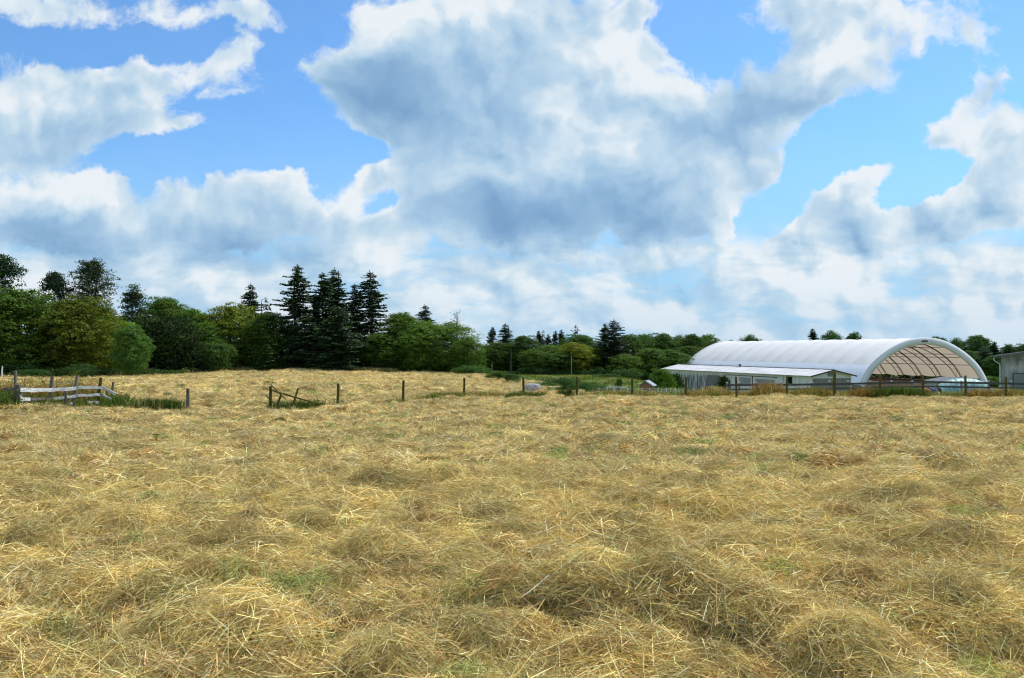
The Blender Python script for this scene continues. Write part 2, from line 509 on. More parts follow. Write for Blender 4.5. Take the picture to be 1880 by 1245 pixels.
gr = t.mix(t.ramp(n4, .46, .62), gr, (.20, .19, .07))
gcol = t.mix(at.outputs['Fac'], gr, hay)
sepg = t.new('ShaderNodeSeparateXYZ'); t.l.new(pos, sepg.inputs[0])
pr = t.new('ShaderNodeBsdfPrincipled'); t.put(pr.inputs['Base Color'], gcol)
pr.inputs['Roughness'].default_value = .9; pr.inputs['Specular IOR Level'].default_value = .15
b = t.new('ShaderNodeBump'); b.inputs['Strength'].default_value = .7; b.inputs['Distance'].default_value = .06
t.put(b.inputs['Height'], t.math('ADD', n3, t.math('MULTIPLY', n2, 2.0))); t.l.new(b.outputs[0], pr.inputs['Normal'])
t.l.new(pr.outputs[0], out.inputs[0])

def build_ground():
    yn = list(np.arange(-20, 2, 1.0)) + list(np.arange(2, 3.5, .1))
    y = 3.5
    while y < 60: yn.append(y); y += max(.028, y*.0052)
    while y < 140: yn.append(y); y += .35
    while y < 400: yn.append(y); y += 3
    while y < 4000: yn.append(y); y *= 1.12
    yn = np.array(yn)
    t0 = np.concatenate([np.linspace(-4, -.8, 24)[:-1], np.linspace(-.8, .8, 620), np.linspace(.8, 4, 24)[1:]])
    Y, T = np.meshgrid(yn, t0, indexing='ij')
    X = T*(np.abs(Y)+2.5)
    Z = height(X, Y)
    n, m = X.shape
    idx = np.arange(n*m).reshape(n, m)
    fc = np.stack([idx[:-1, :-1], idx[:-1, 1:], idx[1:, 1:], idx[1:, :-1]], -1).reshape(-1, 4)
    me = mesh_np('ground', np.stack([X, Y, Z], -1).reshape(-1, 3), fc, gm, smooth=True)
    a = me.attributes.new('cover', 'FLOAT', 'POINT')
    a.data.foreach_set('value', hay_mask(X, Y).ravel().astype(np.float32))
    o = link('ground', me)
    tag(o, kind='structure')
build_ground()

# ------------------------------------------------------------------ ribbons / leaves in numpy
def ribbons(p0, d, length, width, bend, cols, seg=3, rng=None, droop=None):
    """curved flat strips. p0,d (n,3); returns verts, faces, colours"""
    n = len(p0)
    d = d/np.linalg.norm(d, axis=1, keepdims=True)
    up = rng.normal(size=(n, 3)); side = np.cross(d, up); side /= np.linalg.norm(side, axis=1, keepdims=True)
    bdir = np.cross(side, d)
    V_ = []
    for k in range(seg+1):
        s = k/seg
        c = p0 + d*(length*s)[:, None] + bdir*(bend*length*(s*s))[:, None]
        if droop is not None: c[:, 2] -= droop*length*s*s
        wk = width*(1-.75*s if k == seg else 1)
        V_.append(c-side*(wk/2)[:, None] if hasattr(wk, '__len__') else c-side*wk/2)
        V_.append(c+side*(wk/2)[:, None] if hasattr(wk, '__len__') else c+side*wk/2)
    Vt = np.stack(V_, 1)               # n, 2(seg+1), 3
    base = np.arange(n)[:, None]*(2*(seg+1))
    fs = []
    for k in range(seg):
        fs.append(np.concatenate([base+2*k, base+2*k+1, base+2*k+3, base+2*k+2], 1))
    Fc = np.concatenate(fs, 0)
    C = np.repeat(cols[:, None, :], 2*(seg+1), 1)
    return Vt.reshape(-1, 3), Fc, C.reshape(-1, 3)
def leaves(c, nrm, size, cols, rng, aspect=.6):
    n = len(c)
    nrm = nrm/np.maximum(np.linalg.norm(nrm, axis=1, keepdims=True), 1e-6)
    a = np.cross(nrm, rng.normal(size=(n, 3))); a /= np.maximum(np.linalg.norm(a, axis=1, keepdims=True), 1e-6)
    b_ = np.cross(nrm, a)
    L = size[:, None]; W = size[:, None]*aspect
    v = np.stack([c-a*L*.5, c+b_*W*.5-nrm*L*.08, c+a*L*.5, c-b_*W*.5-nrm*L*.08], 1)
    base = np.arange(n)[:, None]*4
    f = base+np.arange(4)[None, :]
    return v.reshape(-1, 3), f, np.repeat(cols[:, None, :], 4, 1).reshape(-1, 3)
def cat(parts):
    vs, fs, cs = [], [], []; o = 0
    for v, f, c in parts:
        vs.append(v); fs.append(f+o); cs.append(c); o += len(v)
    return np.concatenate(vs), np.concatenate(fs), np.concatenate(cs)
def jitter_cols(base, n, rng, amt=.2, hue=.08):
    base = np.array(base, float)
    if base.ndim == 1: base = base[None]
    pick = base[rng.randint(0, len(base), n)]
    k = np.exp(rng.normal(0, amt, (n, 1)))
    return np.clip(pick*k*(1+rng.normal(0, hue, (n, 3))), 0.002, .95)


# ------------------------------------------------------------------ trees
def trunk_mb(H, r, rng, limbs=7, spread=.3, z0=.25, lean=0.0):
    mb = MB()
    pts = []; x = y = 0
    for i in range(7):
        s = i/6
        pts.append((x, y, H*.88*s-.4*(i == 0)))
        x += rng.normal()*H*.008+lean*H/6; y += rng.normal()*H*.008
    mb.tube(pts, [r*(1.25 if i == 0 else 1-.85*i/6) for i in range(7)], 8)
    for k in range(limbs):
        s = z0+(0.8-z0)*k/max(1, limbs-1)
        i = min(5, int(s*6)); fr = s*6-i
        a = Vector(pts[i]).lerp(Vector(pts[i+1]), fr)
        an = k*2.4+rng.rand()
        L = H*spread*(1.1-s*.8)*(.7+.5*rng.rand())
        b_ = a+Vector((math.cos(an)*L*.55, math.sin(an)*L*.55, L*.35))
        c = a+Vector((math.cos(an+.2)*L, math.sin(an+.2)*L, L*.75))
        mb.tube([a, b_, c], [r*.38*(1-s*.5), r*.24*(1-s*.5), r*.06], 5)
    return mb
def broad_proto(name, H, W, seed, z0=.03, nl=34, twigs=62, lpt=15, leaf=.38, cols=((.10, .185, .026), (.066, .13, .022), (.14, .22, .03)), top=1.0, sig=.30, limbs=8, taper=.85):
    rng = np.random.RandomState(seed)
    C, N, S = [], [], []
    lobes = []
    for i in range(nl):
        zz = z0+(1-z0)*((i+.5)/nl)
        env = math.sin(math.pi*min(1, max(0.02, (zz-z0)/(1-z0)))**taper)**.55 if zz > z0 else .1
        env = max(env, .55 if zz < .45 and z0 < .1 else .12)
        rr = rng.uniform(.13, .27)*W
        rad = max(0, W*.5*env-rr*.7)*rng.uniform(.7, 1.22)
        an = i*2.39996+rng.uniform(-.5, .5)
        lobes.append((math.cos(an)*rad, math.sin(an)*rad, min(zz*H, H*top-rr*.75-rng.rand()*.12*H*(zz > .75)), rr*(.65+.35*env)))
    for k in range(5 if nl > 20 else 0):       # uneven leading shoots
        an = rng.rand()*6.28; q = rng.uniform(.05, .34)*W
        lobes.append((math.cos(an)*q, math.sin(an)*q, H*(.97-.55*(q/W))-.4*k*.3, W*rng.uniform(.05, .09)))
    for lx, ly, lz, lr in lobes:
        nt = int(twigs*(lr/(W*.22))**2)+6
        d = rng.normal(size=(nt, 3)); d[:, 2] += .35
        d /= np.linalg.norm(d, axis=1, keepdims=True)
        tc_ = np.array([lx, ly, lz])+d*lr*rng.uniform(.72, 1.12, (nt, 1))*np.array([1.05, 1.05, .85])
        for q in range(nt):
            n = rng.randint(int(lpt*.6), int(lpt*1.4)+1)
            c = tc_[q]+rng.normal(0, sig, (n, 3))*np.array([1.1, 1.1, .55])
            C.append(c); N.append(d[q]*.9+rng.normal(0, .55, (n, 3))+np.array([0, 0, .45])); S.append(leaf*rng.uniform(.6, 1.25, n))
    C = np.concatenate(C); N = np.concatenate(N); S = np.concatenate(S)
    C[:, 2] = np.maximum(C[:, 2], .12)
    co = jitter_cols(cols, len(C), rng, .22, .06)
    v, f, c = leaves(C, N, S, co, rng, .62)
    crown = mesh_np('crown', v, f, M_leaf, c)
    tr = trunk_mb(H, .018*H, rng, limbs, .3*W/H*1.3, max(.12, z0)).mesh('trunk', M_bark)
    return (crown, tr, H, W)
def fir_proto(name, H, W, seed, z0=.04, step=.55, power=.62, irr=.35, cols=((.034, .074, .024), (.05, .10, .03), (.022, .052, .02)), dens=1.5, up=.25, topthin=1.0):
    rng = np.random.RandomState(seed)
    C, N, S = [], [], []
    mb = trunk_mb(H*1.1, .016*H, rng, 0)
    z = z0*H
    while z < H*.985:
        s = z/H
        L0 = W*.5*((1-s)**power)*(1 if s > .12 else .8)+.12
        for k in range(rng.randint(5, 8)):
            if rng.rand() < .10: continue
            L = L0*rng.uniform(1-irr*1.4, 1+irr*.5)
            an = rng.rand()*6.283
            dx, dyy = math.cos(an), math.sin(an)
            zz = z+rng.uniform(-.3, .3)*step
            nn = max(5, int(L/.075*dens))
            ss = rng.rand(nn)**.75
            dr = -.22*L*(ss**1.1)+up*L*np.maximum(0, ss-.5)**1.5*1.6 + (.3*(s-.5))*L*ss
            side = rng.normal(0, 1, nn)*(.10+.15*L*(1-ss*.8))
            x = dx*L*ss-dyy*side; y = dyy*L*ss+dx*side
            zc = zz+dr-np.abs(side)*.25-rng.rand(nn)*.14
            cc = np.stack([x, y, zc], 1)
            C.append(cc)
            nv = rng.normal(0, .45, (nn, 3))+np.array([dx*.2, dyy*.2, 1.0])
            N.append(nv); S.append(rng.uniform(.32, .74, nn)*(1 if s < .9 else .6))
            if L > .8:
                mb.tube([(0, 0, zz+.05), (dx*L*.5, dyy*L*.5, zz-.11*L*.5), (dx*L*.95, dyy*L*.95, zz-.2*L+.1*L)], [.05, .035, .012], 4, cap=False)
        z += step*(.55+.5*(1-s))*rng.uniform(.75, 1.3)
    nn = 14
    C.append(np.stack([rng.normal(0, .06, nn), rng.normal(0, .06, nn), np.linspace(H*.96, H, nn)], 1)); N.append(rng.normal(size=(nn, 3))); S.append(np.full(nn, .3))
    C = np.concatenate(C); N = np.concatenate(N); S = np.concatenate(S)
    C[:, 2] = np.maximum(C[:, 2], .15)
    co = jitter_cols(cols, len(C), rng, .22, .06)
    v, f, c = leaves(C, N, S, co, rng, .42)
    return (mesh_np('crown', v, f, M_needle, c), mb.mesh('trunk', M_bark), H, W)
def ragged_proto(name, H, W, seed, cols, n_l=34, sparse=1.0, leaf=.3, mat=None, dead=False):
    """open, irregular crown with sky showing between branch ends"""
    rng = np.random.RandomState(seed)
    C, N, S = [], [], []
    mb = trunk_mb(H*1.08, .017*H, rng, 0)
    for i in range(n_l):
        s = .12+.86*i/n_l
        env = (math.sin(math.pi*min(1, .25+.75*s))**.6)*(.6+.4*(1-s))
        L = W*.5*max(.12, env)*rng.uniform(.7, 1.2)
        an = i*2.4+rng.rand()
        r_ = Vector((math.cos(an), math.sin(an), .35+.5*s)).normalized()
        a = Vector((0, 0, s*H)); e_ = a+r_*L
        mb.tube([a, a.lerp(e_, .5)+Vector((0, 0, -.05*L)), e_], [.07*H/15, .045*H/15, .012], 5, cap=False)
        nt = int(12*sparse)+2
        for q in range(nt):
            f_ = rng.uniform(.3, 1.05)
            c0 = np.array(a.lerp(e_, f_))+rng.normal(0, .16*L+.12, 3)
            if rng.rand() < .5 and dead:
                mb.tube([a.lerp(e_, f_*.9), Vector(c0)], [.02, .008], 3, cap=False)
            n = 0 if dead and rng.rand() < .6 else int(rng.randint(8, 20)*(1 if not dead else .25))
            if n == 0: continue
            C.append(c0+rng.normal(0, .24, (n, 3))*np.array([1.2, 1.2, .6])); N.append(rng.normal(0, .6, (n, 3))+np.array([0, 0, .8])); S.append(leaf*rng.uniform(.6, 1.2, n))
    C = np.concatenate(C); N = np.concatenate(N); S = np.concatenate(S)
    co = jitter_cols(cols, len(C), rng, .22, .06)
    v, f, c = leaves(C, N, S, co, rng, .5)
    return (mesh_np('crown', v, f, mat or M_leaf, c), mb.mesh('trunk', M_deadwood if dead else M_bark), H, W)

PR = {
 'broad1': broad_proto('b1', 15, 13, 1), 'broad2': broad_proto('b2', 15, 12, 2, nl=36), 'broad3': broad_proto('b3', 16, 11, 3, taper=1.0),
 'broad4': broad_proto('b4', 14, 12, 4, cols=((.14, .175, .02), (.095, .14, .018), (.175, .19, .024))),
 'broad5': broad_proto('b5', 16, 12, 5, sig=.42, twigs=30, lpt=16),
 'round': broad_proto('r', 9, 6.6, 6, z0=.10, nl=26, taper=.75, cols=((.075, .16, .03), (.06, .13, .028), (.095, .18, .035)), leaf=.26, sig=.22, limbs=5),
 'poplar': broad_proto('p', 14, 3.6, 7, z0=.1, nl=30, twigs=24, lpt=12, leaf=.28, cols=((.035, .065, .02), (.05, .085, .03))),
 'fir1': fir_proto('f1', 20, 9, 11), 'fir2': fir_proto('f2', 20, 8, 12, irr=.42, z0=.06), 'fir3': fir_proto('f3', 20, 10, 13, irr=.42, step=.6, power=.58, dens=1.5),
 'firwide': fir_proto('f4', 13, 9, 14, z0=.02, power=.5, step=.5, cols=((.028, .06, .02), (.036, .075, .023), (.02, .045, .017)), dens=1.1),
 'spire': fir_proto('f5', 14, 4.2, 15, irr=.3, step=.5),
 'thinfir': fir_proto('f6', 14, 5, 16, irr=.6, step=.85, dens=.75, cols=((.03, .048, .026), (.04, .06, .03))),
 'ragged': ragged_proto('g1', 18, 9, 21, ((.02, .042, .016), (.03, .055, .02)), 40, 1.4),
 'pine': ragged_proto('g2', 18, 10, 22, ((.045, .072, .028), (.06, .09, .035)), 50, 1.9, .32, M_needle),
 'knob': broad_proto('g4', 18, 10, 24, nl=34, twigs=40, lpt=13, sig=.26, leaf=.36, taper=.7, cols=((.022, .048, .018), (.03, .06, .022), (.018, .04, .016))),
 'snag': ragged_proto('g3', 12, 5, 23, ((.07, .075, .05),), 26, .8, .2, None, True),
 'bush': broad_proto('u1', 3.2, 4.2, 31, z0=.0, nl=22, twigs=34, lpt=12, leaf=.2, sig=.16, limbs=4, cols=((.05, .095, .02), (.07, .13, .025), (.04, .08, .02))),
 'bramble': broad_proto('u2', 2.2, 5.5, 32, z0=.0, nl=26, twigs=26, lpt=12, leaf=.17, sig=.15, limbs=3, cols=((.045, .10, .022), (.065, .14, .035), (.03, .07, .018))),
}
def plant(kind, px, top, wpx, d, name, label, catg, group=None, tint=(1, 1, 1), base=None, z=None, leaf_part='crown', rz=None):
    crown, tr, H, W = PR[kind]
    x = (px-940)/F*d
    z0 = float(base_z(np.array([x]), np.array([d]))[0]) if z is None else z
    if base is not None: z0 = EYE+(HOR-base)/F*d
    ztop = EYE+(HOR-top)/F*d
    sz = (ztop-z0)/H
    sx = (wpx/F*d)/W
    root = empty(name, (x, d, z0-.05), rz if rz is not None else (px*1.7+top*.37) % 6.28)
    root.scale = (sx, sx, sz)
    tag(root, label, catg, group)
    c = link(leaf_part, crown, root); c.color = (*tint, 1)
    t_ = link('trunk' if leaf_part == 'crown' else 'stem', tr, root)
    return root
DK = (.9, .98, 1.0); LT = (1.15, 1.12, .9); YL = (1.45, 1.15, .8); BL = (.8, .9, 1.15); N_ = (1, 1, 1)
T = 'broadleaf_tree'; C_ = 'conifer_tree'
GL = 'trees of the wood along the left edge of the hay field'; GM = 'trees of the far wood beyond the green pasture'; GR = 'trees behind the fabric barn and the block building'
LEFT = [
 ('knob', -4, 452, 110, 131, T, 'tall dark tree cut by the left edge, rising behind the broad green tree', DK),
 ('broad1', 28, 528, 190, 110, T, 'broad dark green tree at the far left with foliage down to the brambles', N_),
 ('broad3', -75, 535, 190, 112, T, 'green tree mostly outside the left edge of the photo', N_),
 ('knob', 98, 488, 84, 126, T, 'dark knobbly crown standing above the wood just left of the feathery pine', DK),
 ('pine', 166, 479, 145, 129, C_, 'feathery open crowned pine rising above the yellowish green tree', N_),
 ('broad4', 140, 540, 150, 112, T, 'yellowish green tree with drooping boughs in front of the feathery pine', N_),
 ('broad5', 200, 575, 115, 119, T, 'mottled green and yellow tree just left of the small round tree', LT),
 ('round', 242, 592, 64, 107, T, 'small rounded bright green tree with its short trunk showing over the dry grass', N_),
 ('poplar', 245, 519, 46, 134, T, 'slim pointed tree rising above the small round tree', N_),
 ('broad2', 300, 541, 108, 136, T, 'full green crown, highest broadleaf right of the slim pointed tree', N_),
 ('broad3', 268, 577, 90, 131, T, 'dark tree filling the gap behind the small round tree', DK),
 ('broad1', 352, 562, 96, 139, T, 'dark green tree with a tiny spire behind it, right of the highest left broadleaf', DK),
 ('broad5', 325, 606, 104, 132, T, 'low blue-green dark tree in the shade at the wood edge', DK),
 ('broad4', 422, 553, 108, 139, T, 'rounded green crown with yellow patches beside the small fir on its right', N_),
 ('broad2', 372, 590, 90, 134, T, 'shaded green tree behind the bright low shrub', DK),
 ('bush', 400, 627, 62, 129, 'shrub', 'bright green rounded shrub standing alone before the dark wood', N_),
 ('fir1', 460, 519, 88, 143, C_, 'pointed dark fir, the shorter one left of the group of tall firs', N_),
 ('thinfir', 487, 546, 70, 150, C_, 'pale thin topped conifer peeping out behind the shorter pointed fir', LT),
 ('broad3', 492, 572, 104, 138, T, 'green tree filling the space between the short fir and the first tall fir', N_),
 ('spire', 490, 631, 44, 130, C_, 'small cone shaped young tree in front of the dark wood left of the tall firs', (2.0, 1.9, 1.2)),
 ('fir3', 546, 484, 145, 138, C_, 'tallest fir with upswept branches, leftmost of the tall dark firs', N_),
 ('fir2', 592, 499, 112, 139, C_, 'flat topped tall fir, left one of the joined middle pair', N_),
 ('fir1', 614, 491, 118, 143, C_, 'pointed tall fir, right one of the joined middle pair', N_),
 ('spire', 580, 538, 44, 146, C_, 'narrow fir top between the first tall fir and the middle pair', N_),
 ('fir2', 651, 520, 92, 137, C_, 'slim dark fir leaning against the rightmost tall fir', DK),
 ('fir1', 679, 496, 128, 139, C_, 'rightmost of the tall dark firs with a clean pointed top', DK),
 ('firwide', 622, 562, 130, 132, C_, 'wide skirted fir with hanging green boughs below the joined middle pair', N_),
 ('firwide', 562, 575, 100, 134, C_, 'dark low fir under the tallest fir', DK),
 ('broad2', 738, 571, 96, 139, T, 'green crown right of the tall firs', N_),
 ('broad3', 700, 610, 80, 136, T, 'dark shaded tree at the foot of the rightmost tall fir', DK),
 ('fir1', 780, 558, 84, 152, C_, 'single fir top sticking out between two rounded crowns right of the tall firs', N_),
 ('broad1', 778, 586, 104, 136, T, 'tall rounded tree under the single fir top', N_),
 ('snag', 838, 570, 75, 146, 'bare_tree', 'half bare grey topped tree over the right end of the left wood', N_),
 ('broad5', 826, 587, 110, 137, T, 'last big rounded tree at the right end of the left wood', N_),
 ('broad1', 858, 618, 62, 133, T, 'low green shoulder of foliage closing the left wood', N_),
]
MID = [
 ('spire', 904, 600, 46, 226, C_, 'small pointed fir standing left of the taller one beyond the green pasture'),
 ('fir1', 928, 593, 70, 228, C_, 'taller pointed fir of the two behind the bush by the hay edge'),
 ('broad3', 884, 642, 40, 224, T, 'dark low tree in the gap at the end of the left wood'),
 ('broad1', 921, 627, 66, 220, T, 'shadowy tree below the two pointed firs'),
 ('broad2', 962, 614, 58, 218, T, 'lit green tree with a tall rounded crown behind the hay bale'),
 ('broad5', 978, 638, 50, 212, T, 'bright edged low tree right of the lit crown behind the hay bale'),
 ('spire', 989, 607, 38, 232, C_, 'dark spire next to the lit green crown'),
 ('thinfir', 997, 606, 34, 240, C_, 'thin pale conifer tip just behind the dark spire'),
 ('spire', 1007, 613, 36, 230, C_, 'short dark spire, first of the three close together'),
 ('spire', 1020, 607, 36, 228, C_, 'pointed dark spire in the middle of the three close together'),
 ('spire', 1031, 605, 38, 230, C_, 'tallest dark spire at the right of the three close together'),
 ('broad3', 1016, 632, 66, 222, T, 'dark green crown under the three close spires'),
 ('broad1', 1022, 646, 58, 212, T, 'low mid green tree in front of the three close spires'),
 ('thinfir', 1057, 597, 52, 240, C_, 'lone pale fir tip above the domed green crown'),
 ('broad2', 1064, 612, 74, 226, T, 'domed green crown beneath the lone pale fir tip'),
 ('broad4', 1058, 627, 62, 214, T, 'yellowish green tree directly behind the tall pale pole'),
 ('broad5', 1092, 632, 52, 218, T, 'green tree between the yellowish tree and the big dark conifer'),
 ('fir3', 1127, 586, 100, 216, C_, 'big dark conifer with a broken windswept top'),
 ('fir2', 1110, 593, 60, 220, C_, 'narrow dark top leaning on the big broken conifer'),
 ('broad3', 1152, 612, 54, 224, T, 'loose green crown just right of the big broken conifer'),
 ('broad1', 1182, 611, 52, 228, T, 'mid green crown above the small farm hut'),
 ('broad5', 1148, 648, 54, 210, T, 'low dark bushy tree at the pasture edge right of the big conifer'),
 ('broad2', 1216, 609, 54, 230, T, 'pale topped crown above the left corner of the white shed'),
 ('broad3', 1196, 638, 54, 215, T, 'bright rounded low tree behind the bush at the shed corner'),
 ('broad1', 1232, 640, 60, 216, T, 'rounded green tree rising behind the back end of the white shed'),
 ('broad5', 1246, 612, 46, 233, T, 'bumpy crown midway between the shed corner and the fabric barn'),
 ('broad2', 1272, 611, 46, 232, T, 'green crown left of the curved back end of the fabric barn'),
 ('broad3', 1268, 634, 60, 222, T, 'mid green tree partly hidden by the back end of the fabric barn'),
 ('broad1', 1296, 612, 46, 238, T, 'last high crown before the roof of the fabric barn begins'),
 ('broad5', 1312, 624, 36, 240, T, 'dark foliage touching the curve of the fabric barn'),
]
RIGHT = [
 ('broad3', 1341, 623, 26, 262, T, 'tiny treetop showing over the back of the barn roof'),
 ('broad5', 1378, 611, 46, 262, T, 'small leafy treetop over the middle left of the barn roof'),
 ('spire', 1492, 603, 48, 262, C_, 'small dark conifer top over the middle of the barn roof'),
 ('broad5', 1526, 603, 46, 264, T, 'loose treetop right of the small conifer over the barn roof'),
 ('broad1', 1566, 608, 38, 262, T, 'low dark treetop over the barn roof, rightmost of its group of three'),
 ('broad3', 1722, 616, 44, 232, T, 'treetop just above the front arch of the barn'),
 ('broad5', 1757, 617, 46, 228, T, 'blue-green tree over the right shoulder of the barn arch'),
 ('broad2', 1796, 613, 64, 224, T, 'tallest rounded tree between the barn and the block building'),
 ('broad3', 1776, 642, 60, 214, T, 'darker lower tree beside the right curve of the barn arch'),
 ('firwide', 1808, 640, 70, 205, C_, 'very dark conifer left of the gutter pipe of the block building'),
 ('fir2', 1826, 627, 54, 216, C_, 'dark pointed tree just above the eave of the block building'),
 ('broad1', 1852, 630, 36, 222, T, 'yellow-green treetop above the roof of the block building'),
 ('broad2', 1880, 629, 48, 226, T, 'green tree at the right edge of the photo above the block building'),
 ('broad3', 1830, 650, 50, 200, T, 'shaded tree behind the left wall of the block building'),
]
for k, px, tp, wp, d, nm, lb, tint in LEFT:
    plant(k, px, tp, wp, d, nm, lb, 'shrub' if nm == 'shrub' else 'tree', GL, tint, leaf_part='crown')
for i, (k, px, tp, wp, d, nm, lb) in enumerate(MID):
    plant(k, px, tp, wp*(1.3 if k.startswith('broad') else 1), d, nm, lb, 'tree', GM, ((.72, .8, 1.0), (1.0, .95, 1.0), (.58, .68, .9), (.85, .86, .95))[i % 4] if k != 'broad4' else (1.1, 1, .9))  # leaf tints lean blue to stand in for distance haze
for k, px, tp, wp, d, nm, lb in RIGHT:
    plant(k, px, tp, wp, d, nm, lb, 'tree', GR, (.66, .8, 1.15))  # distance haze put into the leaf colour as a bluish tint

# undergrowth and the dark interior of the woods: leaf masses nobody could count
def foliage_mass(name, label, segs, seed, cols, leaf=.45, per=26, depth=8):
    rng = np.random.RandomState(seed)
    parts = []
    for (x0, y0, x1, y1, h0, h1) in segs:
        L = math.hypot(x1-x0, y1-y0)
        n = int(L*per)
        s = rng.rand(n)
        x = x0+(x1-x0)*s+rng.normal(0, .5, n); y = y0+(y1-y0)*s+rng.rand(n)*depth
        hh = (h0+(h1-h0)*s)*np.clip(fbm(x/3.5, y/3.5, 3, seed)*2.2-.4, .08, 1.05)
        z = base_z(x, y)+hh*(1-rng.rand(n)**1.6)
        c = np.stack([x, y, z], 1)
        nr = rng.normal(0, .6, (n, 3))+np.array([0, -.4, .7])
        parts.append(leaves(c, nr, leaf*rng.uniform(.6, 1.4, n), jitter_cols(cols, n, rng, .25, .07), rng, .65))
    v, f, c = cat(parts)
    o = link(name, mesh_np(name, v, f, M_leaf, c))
    tag(o, label, 'undergrowth', kind='stuff')
    return o
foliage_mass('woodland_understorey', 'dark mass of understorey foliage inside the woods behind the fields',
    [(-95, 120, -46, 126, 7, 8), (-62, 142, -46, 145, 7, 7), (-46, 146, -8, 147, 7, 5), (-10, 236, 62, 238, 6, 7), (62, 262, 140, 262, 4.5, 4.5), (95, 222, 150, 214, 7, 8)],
    77, ((.02, .042, .014), (.03, .055, .016)), .42, 620, 9)  # dark leaf colours put the inner shade of the wood into this mass
foliage_mass('bramble_undergrowth', 'low brambles and nettles along the foot of the woods',
    [(-80, 103.5, -52, 104, 1.5, 1.3), (-52, 104, -46, 118, .8, .5), (-46, 133, -22, 136, .9, .7), (-22, 137, -4, 134, .6, 1.0), (-6, 206, 50, 208, 1.5, 2.2), (86, 176, 96, 178, 1.6, 1.8)],
    78, ((.045, .095, .022), (.06, .125, .03), (.035, .07, .02)), .26, 230, 2.5)

# ------------------------------------------------------------------ fabric barn
A0 = Vector((60.9, 150.0, -5.6))                     # near left foot of the front arch
AU = Vector((math.cos(R(16.4)), math.sin(R(16.4)), 0))   # across the front
AV = Vector((-math.sin(R(16.4)), math.cos(R(16.4)), 0))  # along the length
PROF = [(0, 1.0), (.15, 1.5), (1.15, 3.1), (2.3, 4.55), (4.4, 6.2), (6.8, 7.62), (9.5, 8.75), (12.0, 9.25), (14, 9.38)]
def arch_profile(n=56):
    s = np.array([p[0] for p in PROF]); z = np.array([p[1] for p in PROF])
    S = np.concatenate([s, 28-s[::-1][1:]]); Z = np.concatenate([z, z[::-1][1:]])
    dd = np.concatenate([[0], np.cumsum(np.hypot(np.diff(S), np.diff(Z)))])
    q = np.linspace(0, dd[-1], n)
    a = np.interp(q, dd, S); b_ = np.interp(q, dd, Z)
    for _ in range(3):
        a[1:-1] = (a[:-2]+2*a[1:-1]+a[2:])/4; b_[1:-1] = (b_[:-2]+2*b_[1:-1]+b_[2:])/4
    return a, b_
PA, PZ = arch_profile()
tx = np.gradient(PA); tz = np.gradient(PZ); tl = np.hypot(tx, tz)
NX, NZ = -tz/tl, tx/tl                                # outward normal of the profile
LEN, BAYS = 66.0, 13
barn = empty('fabric_barn', A0, R(16.4))
tag(barn, 'long white fabric arch barn with an open end, standing behind the low white shed', 'barn')
# material of the membrane: two-sided fabric, white on the outer face, tan on the inner face
fm, t, out = new_mat('white_barn_fabric')
geo = t.new('ShaderNodeNewGeometry')
tcd = t.new('ShaderNodeTexCoord')
st = t.noise(t.vmath('MULTIPLY', tcd.outputs['Object'], (.35, .9, .12)), 1.0, 5, .6)
st2 = t.noise(tcd.outputs['Object'], .25, 4, .6)
colw = t.mix(t.math('MULTIPLY', t.ramp(st, .5, .75), .5), (.88, .89, .90), (.66, .64, .58))
colw = t.mix(t.math('MULTIPLY', t.ramp(st2, .5, .8), .35), colw, (.72, .72, .70))
df = t.new('ShaderNodeBsdfPrincipled'); df.inputs['Roughness'].default_value = .45
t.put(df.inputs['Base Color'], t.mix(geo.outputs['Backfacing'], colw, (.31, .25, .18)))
tr = t.new('ShaderNodeBsdfTranslucent'); t.put(tr.inputs['Color'], (.66, .56, .44, 1))
mx = t.new('ShaderNodeMixShader'); mx.inputs[0].default_value = .30
t.l.new(df.outputs[0], mx.inputs[1]); t.l.new(tr.outputs[0], mx.inputs[2]); t.l.new(mx.outputs[0], out.inputs[0])
M_fabric = fm
M_skirt = noise_mat('white_vinyl', [(.3, (.74, .78, .84)), (.7, (.82, .85, .90))], .6, .4)
M_rim = noise_mat('pale_grey_vinyl', [(.3, (.62, .64, .66)), (.7, (.72, .74, .76))], .5, .5)
def membrane(i0, i1, y0, y1, scallop=.34, sub=8):
    nb = max(1, int(round((y1-y0)/(LEN/BAYS)*sub)))
    yy = np.linspace(y0, y1, nb+1)
    sag = scallop*np.abs(np.sin(np.pi*yy*BAYS/LEN))**.8
    a = PA[i0:i1, None]-NX[i0:i1, None]*sag[None]; z = PZ[i0:i1, None]-NZ[i0:i1, None]*sag[None]
    Y = np.repeat(yy[None], i1-i0, 0)
    v = np.stack([a, Y, z], -1).reshape(-1, 3)
    m = nb+1; idx = np.arange((i1-i0)*m).reshape(i1-i0, m)
    f = np.stack([idx[:-1, :-1], idx[1:, :-1], idx[1:, 1:], idx[:-1, 1:]], -1).reshape(-1, 4)
    return v, f
i_sk = int(np.argmax(PZ > 4.45))
v, f = membrane(i_sk, len(PA)-2, 0.0, LEN)
link('roof_membrane', mesh_np('roof_membrane', v, f, M_fabric, smooth=True), barn)
v, f = membrane(0, i_sk+1, 0.0, LEN, .03)
v[:, 0] -= .03
link('side_skirt', mesh_np('side_skirt', v, f, M_skirt, smooth=True), barn)
